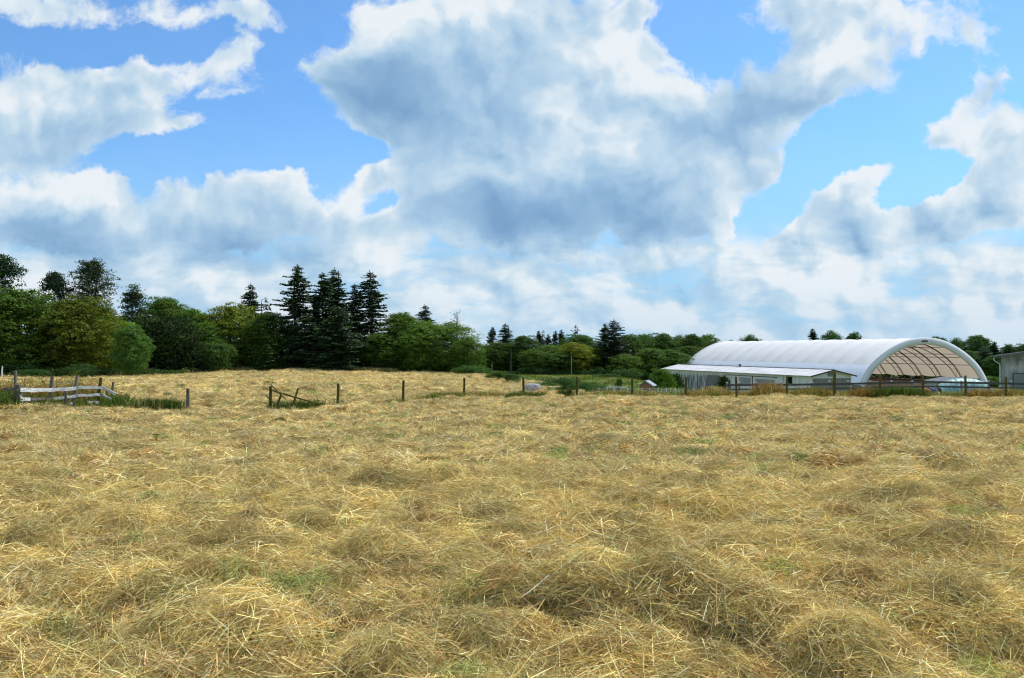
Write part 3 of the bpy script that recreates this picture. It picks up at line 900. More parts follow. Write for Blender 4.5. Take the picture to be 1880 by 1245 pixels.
def arch_band(y, t_in0, t_in1, th, name, mat):
    """flat arch shaped face from offset t_in0 to t_in1 inside the profile, th deep along the barn"""
    n = len(PA); vs = []
    for off in (t_in0, t_in1):
        for dy_ in (0, th):
            for i in range(n): vs.append((PA[i]-NX[i]*off, y+dy_, PZ[i]-NZ[i]*off))
    fs = []
    def strip(r0, r1, flip=False):
        for i in range(n-1):
            q = (r0*n+i, r0*n+i+1, r1*n+i+1, r1*n+i)
            fs.append(q[::-1] if flip else q)
    strip(0, 2); strip(1, 3, True); strip(0, 1, True); strip(2, 3)
    return link(name, mesh_np(name, np.array(vs), np.array(fs), mat, smooth=False), barn)
arch_band(-.30, -.12, 1.12, .28, 'front_rim', M_rim)
arch_band(LEN+.02, -.12, 1.12, .25, 'back_rim', M_rim)
def chord(mb, y, off, r, i0=0, i1=None):
    i1 = i1 or len(PA)
    mb.tube([(PA[i]-NX[i]*off, y, PZ[i]-NZ[i]*off) for i in range(i0, i1, 2)], r, 5)
for bnum in range(1, BAYS):
    y = LEN/BAYS*bnum
    mb = MB()
    chord(mb, y-.32, .42, .055); chord(mb, y+.32, .42, .055) if False else None
    chord(mb, y, .40, .07); chord(mb, y, 1.30, .07)
    for i in range(2, len(PA)-3, 2):
        o0, o1 = (.40, 1.30) if (i//2) % 2 else (1.30, .40)
        mb.tube([(PA[i]-NX[i]*o0, y, PZ[i]-NZ[i]*o0), (PA[i+2]-NX[i+2]*o1, y, PZ[i+2]-NZ[i+2]*o1)], .026, 4, cap=False)
    for s in (0, 28):
        mb.box(s-.12+(.3 if s == 0 else -.3), s+.12+(.3 if s == 0 else -.3), y-.12, y+.12, -.3, 1.4)
    mb.build('roof_truss', M_steel, barn)
for k, ang_i in enumerate((9, 14, 20, 28, 36, 42, 47)):
    mb = MB()
    for off in ((.45, 1.15) if ang_i in (28, 42, 14) else (.8,)):
        mb.tube([(PA[ang_i]-NX[ang_i]*off, .1, PZ[ang_i]-NZ[ang_i]*off), (PA[ang_i]-NX[ang_i]*off, LEN-.1, PZ[ang_i]-NZ[ang_i]*off)], .06, 5)
    mb.build('purlin', M_steel, barn)
# low side walls: rail on top, boards below
M_kick = noise_mat('tan_wall_boards', [(.3, (.24, .20, .16)), (.7, (.38, .33, .27))], 1.2, .9)
for s in (.25, 27.45):
    MB().box(s, s+.3, .3, LEN-.3, -.6, .86).build('side_wall', M_kick, barn)
    MB().box(s-.06, s+.36, .2, LEN-.2, .86, 1.22).build('wall_rail', M_darkwood, barn)
for s in (-.05, 27.65):
    MB().box(s, s+.4, -.28, .1, -.8, 1.05).build('corner_footing', M_fascia, barn)
pl = MB().box(13.2, 14.5, -.36, -.31, 8.62, 8.92).build('name_plate', M_darkwood, barn)
lamp = MB(); lamp.tube([(8.9, 10.3, 7.7), (8.9, 10.3, 6.4)], .03, 5); lamp.tube([(8.9, 10.3, 6.9), (8.9, 10.3, 6.75), (8.9, 10.3, 6.2)], [.08, .28, .34], 8)
lamp.build('hanging_lamp', M_steel, barn)
# sand floor of the barn
mb = MB(); mb.quad([(-1, -3, .35), (29, -3, .35), (29, LEN, .35), (-1, LEN, .35)])
fl = mb.build('arena_floor', noise_mat('arena_sand', [(.3, (.22, .18, .13)), (.7, (.34, .29, .22))], 2, .95)); fl.location = A0; fl.rotation_euler = (0, 0, R(16.4)); tag(fl, kind='structure')

# ------------------------------------------------------------------ low white shed
S0 = Vector((43.85, 125.0, -5.6))
SW, SL, SE, SRH = 6.9, 47.6, 3.5, 4.28
shed = empty('white_shed', S0, R(16.4))
tag(shed, 'long low white shed with stained walls, in front of the fabric barn', 'shed')
wm, t, out = new_mat('stained_whitewash')
tcd = t.new('ShaderNodeTexCoord'); ob = tcd.outputs['Object']
s3 = t.new('ShaderNodeSeparateXYZ'); t.l.new(ob, s3.inputs[0])
na = t.noise(t.vmath('MULTIPLY', ob, (1, 1, .22)), 1.6, 6, .72)
nb_ = t.noise(ob, .8, 4, .6)
nc = t.noise(t.vmath('MULTIPLY', ob, (1, 3.2, .3)), 1.2, 3, .6)
back = t.ramp(s3.outputs[1], 20, 27)                       # the old half of the wall is dirtier
low = t.ramp(s3.outputs[2], 3.3, 1.6)
edge = t.math('MULTIPLY_ADD', t.math('SUBTRACT', nc, .5), 3.4, s3.outputs[2])
dirt = t.math('MULTIPLY', t.math('MULTIPLY', t.ramp(edge, 3.1, 2.2), back), t.math('MULTIPLY_ADD', t.ramp(na, .36, .62), .75, .22))
st_ = t.math('ADD', dirt, t.math('MULTIPLY', t.ramp(na, .50, .64), t.math('MULTIPLY', low, .45)), clamp=True)
colr = t.mix(t.ramp(nb_, .3, .7), (.82, .81, .76), (.68, .67, .62))
colr = t.mix(st_, colr, (.085, .085, .09))
pr = t.new('ShaderNodeBsdfPrincipled'); t.put(pr.inputs['Base Color'], colr); pr.inputs['Roughness'].default_value = .9
t.l.new(pr.outputs[0], out.inputs[0])
M_wash = wm
M_shedroof = noise_mat('pale_metal_roof', [(.3, (.42, .42, .42)), (.52, (.54, .54, .55)), (.7, (.62, .63, .64))], .8, .5, .15, 3, (1, .25, 1))
M_gable = noise_mat('shaded_plywood', [(.3, (.17, .16, .145)), (.7, (.28, .27, .24))], 1.4, .9)  # the gable's shade is put into this darker plywood colour
M_black = noise_mat('painted_dark_inside', [(.3, (.008, .008, .008)), (.7, (.02, .018, .016))], 3, 1)
# walls
wx = .15
mb = MB()
# left wall with a window hole (between y 9.2 and 10.9, z 2.0..3.1)
mb.box(0, wx, 0, 4.6, -.5, SE); mb.box(0, wx, 6.2, SL, -.5, SE); mb.box(0, wx, 4.6, 6.2, -.5, 1.95); mb.box(0, wx, 4.6, 6.2, 3.15, SE)
mb.box(SW-wx, SW, 0, SL, -.5, SE)
mb.box(wx, SW-wx, SL-wx, SL, -.5, SE)
mb.build('long_wall', M_wash, shed)
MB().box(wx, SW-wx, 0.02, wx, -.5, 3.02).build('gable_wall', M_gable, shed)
mb = MB()
b0 = len(mb.v)
mb.v += [(0.02, -.02, 3.02), (SW-.02, -.02, 3.02), (SW-.02, -.02, SE), (SW/2, -.02, SRH-.03), (.02, -.02, SE), (.02, .16, 3.02), (SW-.02, .16, 3.02), (SW-.02, .16, SE), (SW/2, .16, SRH-.03), (.02, .16, SE)]
mb.f += [(0, 1, 2, 3, 4), (9, 8, 7, 6, 5), (0, 5, 6, 1), (1, 6, 7, 2), (2, 7, 8, 3), (3, 8, 9, 4), (4, 9, 5, 0)]
mb.box(2.9, 3.9, -.06, -.021, 3.35, 3.85)
mb.build('gable_panel', M_white, shed)
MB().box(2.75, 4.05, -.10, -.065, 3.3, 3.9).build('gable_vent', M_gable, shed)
ov = .55
mb = MB()
for sgn, xa, xb in ((-1, -ov, SW/2), (1, SW+ov, SW/2)):
    ze = SE-(SRH-SE)*ov/(SW/2)
    n = 48
    for i in range(n):
        ya = -.5+(SL+1)*i/n; yb = ya+(SL+1)/n-.02
        dz = .012*((i*7) % 3)
        mb.beam((xa, (ya+yb)/2, ze+dz), (xb, (ya+yb)/2, SRH+dz), (yb-ya), .05, (0, 0, 1))
mb.build('metal_roof', M_shedroof, shed)
MB().box(SW/2-.16, SW/2+.16, -.52, SL+.5, SRH+.05, SRH+.11).build('ridge_cap', M_fascia, shed)
mb = MB()
for xa in (-ov, SW+ov):
    ze = SE-(SRH-SE)*ov/(SW/2)
    mb.beam((xa, -.55, ze-.06), (SW/2, -.55, SRH-.06), .05, .2, (0, 0, 1))
mb.build('bargeboard', M_rail, shed)
for y0_, y1_, z0_, z1_ in ((26, 30.5, .2, 2.7),):
    MB().box(-.03, 0, y0_, y1_, z0_, z1_).build('door', noise_mat('grey_door_boards', [(.3, (.10, .10, .10)), (.7, (.30, .30, .29))], 1.5, .9, stretch=(1, 3, .3)), shed)
# sliding door rail, battens and a faded panel on the newer half
MB().box(-.08, -.002, 8.6, 24, 2.86, 2.95).build('door_track', M_rail, shed)
MB().box(-.05, 0, 15.5, 15.7, .1, 2.86).build('door_post', M_rail, shed)
M_faded = noise_mat('faded_grey_panel', [(.35, (.24, .24, .245)), (.65, (.42, .42, .41))], 1.6, .9)
MB().box(-.03, 0, 16.1, 19.6, 1.3, 2.6).build('wall_panel', M_faded, shed)
MB().box(-.03, 0, 9.4, 14.9, 1.0, 2.5).build('wall_panel', M_faded, shed)
MB().box(-.05, 0, 8.1, 8.35, .1, 3.4).build('batten', M_white, shed)
MB().box(-.05, 0, 7.0, 7.2, .1, 3.4).build('batten', M_white, shed)
wn_ = MB().box(.2, .24, 4.5, 6.3, 1.9, 3.2).build('window', M_black, shed)  # black sheet behind the hole, standing in for the unlit inside
mb = MB().beam((-.05, 4.6, 1.92), (-.05, 6.2, 1.92), .1, .07); mb.beam((-.05, 4.55, 1.9), (-.05, 4.55, 3.2), .1, .07, (0, 1, 0)); mb.beam((-.12, 6.15, 3.1), (-.12, 5.7, 1.98), .05, .3, (1, 0, 0))
mb.build('window_frame', M_white, wn_)
MB().tube([(-.09, 6.95, 3.3), (-.12, 7.0, 2.4), (-.10, 6.5, 1.0), (-.1, 6.5, 0)], .05, 6).build('downpipe', M_white, shed)
MB().box(3.0, 3.3, 24.5, 24.8, SRH+.1, SRH+.45).build('roof_vent', M_fascia, shed)

# ------------------------------------------------------------------ block building at the right
B0 = Vector((57.3, 100.0, -4.4))
bb = empty('block_building', B0, R(-31))
tag(bb, 'grey stained block building with a boarded window, cut by the right edge', 'building')
M_block = noise_mat('stained_block_wall', [(.3, (.13, .13, .135)), (.5, (.36, .35, .34)), (.68, (.60, .56, .50))], 1.1, .92, .3, 9, (1, 1, .6), detail=8)
EZ = .92+4.4
MB().box(0, 14, 0, 12, -.8, EZ).build('wall', M_block, bb)
mb = MB(); mb.v += [(0, -.01, EZ), (14, -.01, EZ), (7, -.01, EZ+1.0), (0, 12, EZ), (14, 12, EZ), (7, 12, EZ+1.0)]
mb.f += [(0, 1, 2), (5, 4, 3), (0, 2, 5, 3), (1, 4, 5, 2), (0, 3, 4, 1)]; mb.build('gable_wall', M_block, bb)
mb = MB()
for xa in (-.75, 14.75):
    mb.beam((xa, 5.7, EZ-.03), (7, 5.7, EZ+1.12), 13.8, .14, (0, 0, 1))
rf = mb.build('roof', M_fascia, bb)
MB().beam((-.8, -1.22, EZ-.1), (7, -1.22, EZ+1.02), .04, .26, (0, 0, 1)).build('fascia_board', M_fascia, bb)
MB().box(-.85, -.7, -1.1, 12.3, EZ-.2, EZ-.06).build('gutter', M_fascia, bb)
MB().tube([(-.75, -.5, EZ-.2), (-.7, -.5, EZ-.55), (-.14, -.25, EZ-.95), (-.12, -.2, EZ-1.3), (-.12, -.2, 0)], .06, 8).build('downpipe', M_white, bb)
MB().box(1.25, 6.0, -.06, -.005, 1.15, 3.15+.1).build('boarded_window', noise_mat('green_grey_board', [(.3, (.20, .22, .19)), (.7, (.27, .29, .25))], .8, .8), bb)
mb = MB(); mb.box(1.15, 6.1, -.10, -.005, 1.0, 1.145); mb.box(1.15, 6.1, -.08, -.005, 3.255, 3.33); mb.box(1.15, 1.245, -.08, -.005, 1.15, 3.25)
mb.build('window_sill', M_rail, bb)
# grey lean-to beside it
L0 = Vector((57.9, 107, -4.4))
lt = empty('lean_to', L0, R(16.4))
tag(lt, 'low grey corrugated lean-to between the barn and the block building', 'lean-to')
M_corr = noise_mat('grey_corrugated', [(.3, (.30, .30, .31)), (.7, (.46, .46, .46))], 3, .6, stretch=(1, 6, 1))
mb = MB()
for i in range(26):
    x = -2.2+i*.12
    mb.beam((x, -.3, 2.0+.45*i/25+.02*(i % 2)), (x, 6, 2.0+.45*i/25+.02*(i % 2)), .12, .05)
mb.build('roof', M_corr, lt)
MB().box(-2.0, .75, 0, 5.8, -.4, 1.95).build('wall', M_faded, lt)

# teal tarpaulin over a rounded load, on a low trailer
def tarp():
    px0, px1, d = 1722, 1818, 92.0
    root = empty('tarp_covered_load', G(1768, d))
    zb = root.location.z
    tag(root, 'pale teal tarpaulin pulled over a long rounded load in front of the barn', 'covered load')
    nx, ny = 40, 18
    Lh = 2.75; Wd = 1.3
    vs = []; rng = np.random.RandomState(4)
    top = EYE+(HOR-695)/F*d-zb
    for i in range(nx+1):
        s = i/nx*2-1
        for j in range(ny+1):
            a = math.pi*j/ny
            prof = max(.02, (1-abs(s+.05)**2.1))**.55 if s < 0 else max(.02, 1-abs(s)**2.6)**.5
            hh = top*(.42+.58*prof)
            fold = .05*math.sin(s*31+math.sin(a*3)*2)*math.sin(a)**.2+.03*math.sin(s*57+a*2)
            y = -math.cos(a)*(Wd*(.75+.25*prof)+fold)
            z = hh*math.sin(a)**.55+fold*.6
            vs.append((s*Lh, y, max(z, .05)))
    idx = np.arange((nx+1)*(ny+1)).reshape(nx+1, ny+1)
    f = np.stack([idx[:-1, :-1], idx[1:, :-1], idx[1:, 1:], idx[:-1, 1:]], -1).reshape(-1, 4)
    mt = noise_mat('teal_tarpaulin', [(.3, (.13, .25, .24)), (.5, (.24, .42, .39)), (.72, (.46, .62, .57))], 1.6, .55, .4, 5, (1, 1, .5))
    link('tarpaulin', mesh_np('tarpaulin', np.array(vs), f, mt, smooth=True), root)
    mb = MB().box(-2.6, 2.6, -1.0, 1.0, .05, .45); mb.build('load', M_faded, root)
    mb = MB()
    for k in range(5):
        x = -1.9+k*.9
        zt = top*(.42+.58*(max(.02, 1-abs(x/Lh)**2.3)**.5))
        mb.tube([(x, -1.45, .1), (x, -1.40, zt*.45), (x+.02, -1.05, zt*.86), (x, -.3, zt+.03), (x, .3, zt+.03)], .018, 4)
    mb.build('white_streak', M_white, root)  # white tubes standing in for bright reflection streaks down the side
tarp()
g = G(1712, 88); o = empty('folded_tarp', g)
tag(o, 'low blue and white folded sheet lying left of the teal tarpaulin', 'folded sheet')
mb = MB()
for k in range(7):
    z = (EYE+(HOR-717)/F*88-g.z)
    mb.beam((-.75+.2*k, -.6, .1), (-.1+.12*k, .6, z*(.72+.05*k)), .35, .06)
mb.build('white_sheet', M_skirt, o)
z = (EYE+(HOR-714.5)/F*88-g.z)
MB().tube([(-1.1, .3, z*.75), (-.4, .35, z*.98), (.3, .4, z*.8), (.7, .4, z*.4)], [.2, .3, .28, .1], 8).build('blue_sheet', noise_mat('navy_sheet', [(.3, (.02, .03, .10)), (.7, (.06, .09, .25))], 3, .6), o, smooth=True)
g = G(1700, 86); o = empty('orange_bundle', g)
tag(o, 'small orange bundle on the ground between the barn entrance and the blue sheet', 'bundle')
mb = MB(); z = (EYE+(HOR-713)/F*86-g.z)
mb.tube([(0, 0, 0), (0, 0, z*.6), (.1, 0, z*.95), (.12, 0, z)], [.3, .36, .3, .1], 9)
mb.build('sack', noise_mat('orange_sacking', [(.3, (.45, .12, .05)), (.7, (.65, .25, .12))], 4, .8), o, smooth=True)
MB().tube([(.1, 0, z), (.16, 0, z+.12), (.3, 0, z+.1)], [.06, .09, .03], 6).build('knot', M_post, o)

# ------------------------------------------------------------------ fence posts
def post_mesh(h, r, seed, mat=None, lean=(0, 0)):
    rng = random.Random(seed)
    mb = MB(); pts = []; rad = []
    for i in range(8):
        s = i/7
        pts.append((lean[0]*h*s+rng.uniform(-.008, .008), lean[1]*h*s+rng.uniform(-.008, .008), -.35+(h+.35)*s)); rad.append(r*(1.06-.1*s))
    pts.append((pts[-1][0], pts[-1][1], h+.015)); rad.append(r*.8)
    mb.tube(pts, rad, 10, jit=.07, rng=rng)
    return mb
GP = 'round fence posts along the near hay field'
POSTS = [
 (345, 714, 749, 31.2, .085, (.01, 0), 'lone weathered post right of the dark green grass clump'),
 (620, 705, 739, 36.0, .085, (.03, 0), 'round post standing alone just right of the collapsed rails'),
 (740, 699, 732, 39.5, .085, (.02, 0), 'slim round post between the collapsed rails and the low green grass strip'),
 (852, 694, 726, 43.5, .08, (.01, 0), 'round post rising from the low strip of green grass in the centre'),
 (961, 693, 725, 45.5, .09, (0, 0), 'mossy post right in front of the pale hay bale'),
 (1059, 692, 726, 46, .09, (.01, 0), 'mossy post before the right end of the bramble mound'),
 (1161, 694, 722, 47, .09, (-.01, 0), 'mossy post left of the small farm hut'),
 (1259, 693, 726, 47, .09, (.01, 0), 'mossy post in front of the dirtiest part of the shed wall'),
 (1352, 692, 727, 47, .09, (-.02, 0), 'mossy post just right of the dark shrub on the shed wall'),
 (1444, 691, 722, 47, .085, (.01, 0), 'mossy post left of the open shed window'),
 (1531, 682, 721, 46, .12, (.01, 0), 'thickest and tallest mossy post, in front of the shed gable'),
 (1615, 689, 722, 47, .09, (.01, 0), 'mossy post before the left foot of the barn arch'),
 (1694, 689, 722, 47, .09, (0, 0), 'mossy post in the middle of the barn opening'),
 (1772, 690, 723, 47, .09, (0, 0), 'mossy post overlapping the teal tarpaulin'),
 (1846, 692, 722, 47, .095, (.01, 0), 'mossy post in front of the boarded block building'),
]
for i, (px, tp, bt, d, r, ln, lb) in enumerate(POSTS):
    x = (px-940)/F*d; zb = EYE+(HOR-bt)/F*d; zt = EYE+(HOR-tp)/F*d; zg = hz(x, d)
    z0 = min(zb, zg)-.02
    o = post_mesh(zt-z0, r*.7 if r < .1 else r*.72, i, None, ln).build('fence_post', M_post if px != 345 else M_oldpost, None, (x, d, z0))
    tag(o, lb, 'fence post', GP)

# collapsed rails between px 490 and 600
g = G(497, 33.0); br = empty('broken_fence', g)
tag(br, 'collapsed fence of crossed poles leaning on a short post, with weeds around', 'broken fence')
def rel(px, py, dd=33.0):
    p = P(px, py, dd)-g; return p
mb = post_mesh(P(497, 709.5, 33).z-g.z, .062, 50); mb.build('post', M_post, br)
mb = MB().tube([rel(510, 743), rel(516.5, 724.5)], [.045, .04], 8); mb.build('post', M_post, br)
mb = MB().tube([rel(539, 743, 33.1), rel(547.5, 713, 33.4)], [.045, .04], 8); mb.build('post', M_post, br)
MB().tube([rel(499, 716.4, 32.85), rel(540, 729, 32.9), rel(582, 740.5, 32.6)], [.032, .034, .026], 7).build('rail', M_post, br)
MB().tube([rel(497, 705.5, 33.1), rel(509, 718, 32.95), rel(525, 733.5, 32.8)], [.022, .026, .018], 6).build('pole', M_post, br)
MB().tube([rel(489, 726, 33.3), rel(503, 741, 32.8)], [.03, .03], 6).build('pole', M_post, br)

# board fence at the far left
g = G(36, 31.0); bf = empty('board_fence', g)
tag(bf, 'old white board fence with leaning posts, overgrown by weeds', 'fence')
def rel2(px, py, dd): return P(px, py, dd)-g
def wpost(px, tp, d, wd, dp, mat, name='post', lean=0.0, bt=752):
    a = rel2(px, bt, d); b_ = rel2(px+lean, tp, d)
    MB().beam(a, b_, wd, dp, (0, 1, 0)).build(name, mat, bf, bevel=.008)
wpost(33.5, 706, 31.0, .20, .22, M_oldpost)
wpost(38.2, 708, 31.02, .05, .2, M_board, 'lit_post_face', lean=-.5)  # white strip added to paint the sunlit right face of the corner post
wpost(28, 681, 32.3, .075, .1, M_oldpost, lean=.8)
MB().tube([rel2(91, 745, 33.2), rel2(96.5, 690, 33.3)], [.068, .06], 9).build('post', M_oldpost, bf)
MB().tube([rel2(136, 745, 34.0), rel2(142, 689.5, 34.2)], [.07, .062], 9).build('post', M_oldpost, bf)
MB().tube([rel2(180, 742, 35.0), rel2(185.5, 693.5, 35.0)], [.068, .06], 9).build('post', M_post, bf)
MB().tube([rel2(204, 742, 36.6), rel2(208.5, 701.5, 36.8)], [.062, .05], 8).build('post', M_oldpost, bf)
MB().tube([rel2(121, 742, 33.0), rel2(121.5, 718, 33.0)], [.05, .05], 7).build('stub_post', M_oldpost, bf)
MB().tube([rel2(197, 742, 36), rel2(197, 711, 36)], [.05, .045], 7).build('stub_post', M_oldpost, bf)
def board(a, b_, ht, mat=M_board, name='board', th=.03):
    A = rel2(*a); B = rel2(*b_)
    n = 5; mb = MB(); rngb = random.Random(int(a[0]*7+a[1]))
    prev = None; pts = [A.lerp(B, i/n) + Vector((0, 0, rngb.uniform(-.012, .012))) for i in range(n+1)]
    d = (B-A).normalized(); s = d.cross(Vector((0, 0, 1))).normalized()
    hs = [ht*rngb.uniform(.88, 1.05) for _ in pts]
    for i, p in enumerate(pts):
        for (ii, jj) in ((-1, -1), (1, -1), (1, 1), (-1, 1)):
            mb.v.append(tuple(p+s*ii*th/2+Vector((0, 0, jj*hs[i]/2))))
    for i in range(n):
        o4 = i*4
        for q in ((0, 4, 5, 1), (1, 5, 6, 2), (2, 6, 7, 3), (3, 7, 4, 0)): mb.f.append(tuple(o4+k for k in q))
    mb.f.append((0, 1, 2, 3)); e4 = n*4; mb.f.append((e4+3, e4+2, e4+1, e4))
    return mb.build(name, mat, bf)
board((8, 714.5, 31.4), (36, 714.8, 30.86), .13, M_oldpost)
board((38, 716, 30.86), (97, 716.3, 33.0), .15)
board((90, 716.6, 32.8), (143, 712.5, 33.92), .14)
board((143.5, 711.3, 33.9), (188, 711.2, 34.75), .105)
board((189, 711, 34.7), (213, 723.5, 34.2), .115)
board((17, 731.5, 31.2), (37, 732, 30.87), .11, M_oldpost)
board((38, 733.2, 30.88), (56, 732.8, 31.6), .13)
board((56, 732.8, 31.6), (100, 732, 33.1), .10, M_oldpost)
board((99, 732.3, 32.9), (113, 731, 33.2), .11)
board((114, 730.3, 33.3), (142, 727, 33.9), .12)
board((143, 726, 33.88), (184, 725, 34.7), .11)
board((188, 724, 34.75), (206, 735, 34.4), .10)
board((101, 746, 33.0), (134, 740.5, 33.6), .10)
board((162, 739, 34.1), (182, 738.5, 34.6), .11)
MB().tube([rel2(92, 706, 33.2), rel2(120, 703, 33.7), rel2(143, 701, 34.2)], .008, 4).build('wire', M_pipe, bf)

# ------------------------------------------------------------------ paddock fence beyond the crest
PD = 78.0
pf = empty('paddock_rail_fence', (40, PD, hz(40, PD)))
tag(pf, 'dark two rail paddock fence with slim grey posts in front of the shed and barn', 'fence')
pl_ = pf.location.copy()
top_line = [(1335, 707), (1445, 706.6), (1560, 704.8), (1640, 702.8), (1721, 701.6), (1820, 703.6), (1880, 705), (1960, 706)]
rngp = random.Random(3)
for k in range(2):
    for (a, b_) in zip(top_line[:-1], top_line[1:]):
        off = 0 if k == 0 else 8.2
        A = P(a[0], a[1]+off, PD-.06)-pl_; B = P(b_[0], b_[1]+off, PD-.06)-pl_
        MB().beam(A, B, .05, .19 if k == 0 else .16, (0, 0, 1)).build('rail', M_rail, pf)
for px in (1335, 1357.5, 1387, 1434, 1491, 1523, 1557, 1597, 1637, 1675, 1721, 1765, 1815, 1856, 1900):
    x = (px-940)/F*PD; zg = hz(x, PD); zt = EYE+(HOR-(700.5 if px > 1500 else 703))/F*PD
    mb = MB().box(x-.07, x+.07, PD-.02, PD+.12, zg-.3, zt)
    o = mb.build('post', M_pipe, pf); o.location = -pl_
    cp = MB().box(x-.09, x+.09, PD-.04, PD+.14, zt+.002, zt+.07).build('cap', M_white, o)
# short white electric fence stakes and a pale rail
PD2 = 72.0
ef = empty('stake_fence', (14, PD2, hz(14, PD2)))
tag(ef, 'low fence of short white stakes and wire in front of the farm hut and shed', 'fence')
el_ = ef.location.copy()
for px in (1100, 1115, 1127, 1140, 1152, 1178, 1193, 1208, 1223, 1240, 1274, 1290, 1311):
    x = (px-940)/F*PD2; zg = hz(x, PD2); zt = EYE+(HOR-(711.5+(px % 3)*.4))/F*PD2
    o = MB().box(x-.035, x+.035, PD2-.03, PD2+.03, zg-.2, max(zt, zg+.5)).build('stake', M_white, ef); o.location = -el_
for dz in (0, 2.6, 5.2):
    o = MB().tube([P(1095, 713.5+dz, PD2), P(1335, 714.5+dz, PD2)], .018, 4).build('wire', M_pipe, ef); o.location = -el_
o = MB().beam(P(1112, 710.8, PD2), P(1150, 710.6, PD2), .06, .07, (0, 0, 1)).build('top_rail', M_white, ef); o.location = -el_

# ------------------------------------------------------------------ farm hut
g = G(1186, 93.0); hut = empty('farm_hut', g, R(-20))
tag(hut, 'tiny wooden animal hut with a blue-grey roof and white gable edge, beside the corner bush', 'hut')
zt = EYE+(HOR-699)/F*93-g.z; ze = EYE+(HOR-706.5)/F*93-g.z
M_hut = noise_mat('orange_brown_boards', [(.3, (.22, .12, .06)), (.7, (.36, .21, .11))], 3, .9, stretch=(4, 1, .5))
MB().box(-.62, .62, 0, 1.6, -.4, ze-.03).build('wall', M_hut, hut)
mb = MB(); mb.v += [(-.62, -.01, ze-.03), (.62, -.01, ze-.03), (0, -.01, zt-.08), (-.62, 1.6, ze-.03), (.62, 1.6, ze-.03), (0, 1.6, zt-.08)]
mb.f += [(0, 1, 2), (5, 4, 3)]; mb.build('gable_wall', M_hut, hut)
mb = MB(); mb.beam((-.86, .8, ze-.14), (0, .8, zt), 2.0, .05); mb.beam((.86, .8, ze-.14), (0, .8, zt), 2.0, .05)
mb.build('roof', noise_mat('sky_tinted_sheet_roof', [(.3, (.17, .22, .29)), (.7, (.30, .36, .44))], 2, .5), hut)  # sky reflection put into the blue-grey base colour
mb = MB(); mb.beam((.88, -.24, ze-.13), (0, -.24, zt), .03, .09); mb.build('bargeboard', M_white, hut)

# ------------------------------------------------------------------ hay bale in pale wrap
g = G(979, 60.0); x0 = g.x; zb = EYE+(HOR-722)/F*60
bale = empty('hay_bale', (x0, 60.0, zb), R(-58))
tag(bale, 'pale grey netted round hay bale lying behind the mossy post', 'hay bale')
rb = (EYE+(HOR-703.4)/F*60-zb)/2
M_bale = noise_mat('grey_bale_wrap', [(.34, (.16, .16, .15)), (.5, (.34, .34, .33)), (.66, (.52, .52, .50))], 3.5, .7, .8, 10, (1, 1, 3))
mb = MB(); n = 28
prof_ = [(-.62, .0), (-.62, .88), (-.56, .97), (-.4, 1.0), (-.1, 1.015), (.2, 1.0), (.45, 1.0), (.56, .96), (.62, .88), (.62, .0)]
rb_ = random.Random(8)
for (xx, rr) in prof_:
    for k in range(n):
        a = 2*math.pi*k/n; q = rr*rb*(1+.018*math.sin(5*a+xx*4)+rb_.uniform(-.012, .012))
        mb.v.append((xx, math.cos(a)*q, rb*.97+math.sin(a)*q*.97))
for i in range(len(prof_)-1):
    for k in range(n):
        mb.f.append((i*n+k, i*n+(k+1) % n, (i+1)*n+(k+1) % n, (i+1)*n+k))
mb.build('netted_bale', M_bale, bale, smooth=True)
# straw end face
rng = np.random.RandomState(3); nn = 700
a = rng.rand(nn)*6.283; q = np.sqrt(rng.rand(nn))*rb*.86
p0 = np.stack([np.full(nn, -.63)-rng.rand(nn)*.02, np.cos(a)*q, rb+np.sin(a)*q], 1)
v, f, c = ribbons(p0, np.stack([rng.normal(0, .1, nn), -np.sin(a), np.cos(a)], 1)+rng.normal(0, .3, (nn, 3)), rng.uniform(.08, .2, nn), np.full(nn, .012), rng.normal(0, .1, nn), jitter_cols((.45, .38, .24), nn, rng), 2, rng)
link('cut_straw_end', mesh_np('cut_straw_end', v, f, M_straw, c), bale)

# ------------------------------------------------------------------ poles, snag, far wire fence
def pole(px, tp, bt, d, r, lb, name='utility_pole', mat=None, catg='pole'):
    p = P(px, bt, d); h = (bt-tp)/F*d
    mb = MB().tube([(0, 0, -1), (0, 0, h*.5), (.05, 0, h)], [r, r*.9, r*.75], 8)
    o = mb.build(name, mat or M_pole, None, p); tag(o, lb, catg)
M_pole = noise_mat('silvery_pole', [(.3, (.20, .19, .18)), (.7, (.36, .35, .33))], 3, .9, stretch=(1, 1, .2))
pole(1049, 654, 690, 206, .11, 'tall pale pole in front of the yellowish green tree across the pasture')
pole(903, 664, 686, 150, .06, 'shorter pale pole at the end of the left wood above the bush')
pole(938, 642, 692, 205, .13, 'bare grey trunk standing under the two pointed firs', 'dead_trunk', M_bark, 'dead trunk')
pole(996.5, 695, 712, 105, .2, 'short dark stump post in the green pasture above the bramble mound', 'pasture_post', M_rail, 'post')
pole(4, 672, 692, 100, .09, 'thin pale stake before the brambles at the far left', 'stake', M_white, 'stake')
wf = empty('wire_fence', (-47, 107, -1.6)); tag(wf, 'row of small dark wire fence stakes in dry grass under the round tree', 'fence')
wl = wf.location.copy()
for px in np.arange(205, 300, 7.5):
    d = 108+max(0, px-250)*.5; x = (px-940)/F*d; zg = hz(x, d)
    o = MB().tube([(x, d, zg-.2), (x+.03, d, zg+.95+.2*math.sin(px*3))], .045, 5).build('stake', M_rail, wf); o.location = -wl
wf2 = empty('wire_fence', (-27, 131, -1.4)); tag(wf2, 'faint wire fence along the grassy crest below the tall firs', 'fence')
wl = wf2.location.copy()
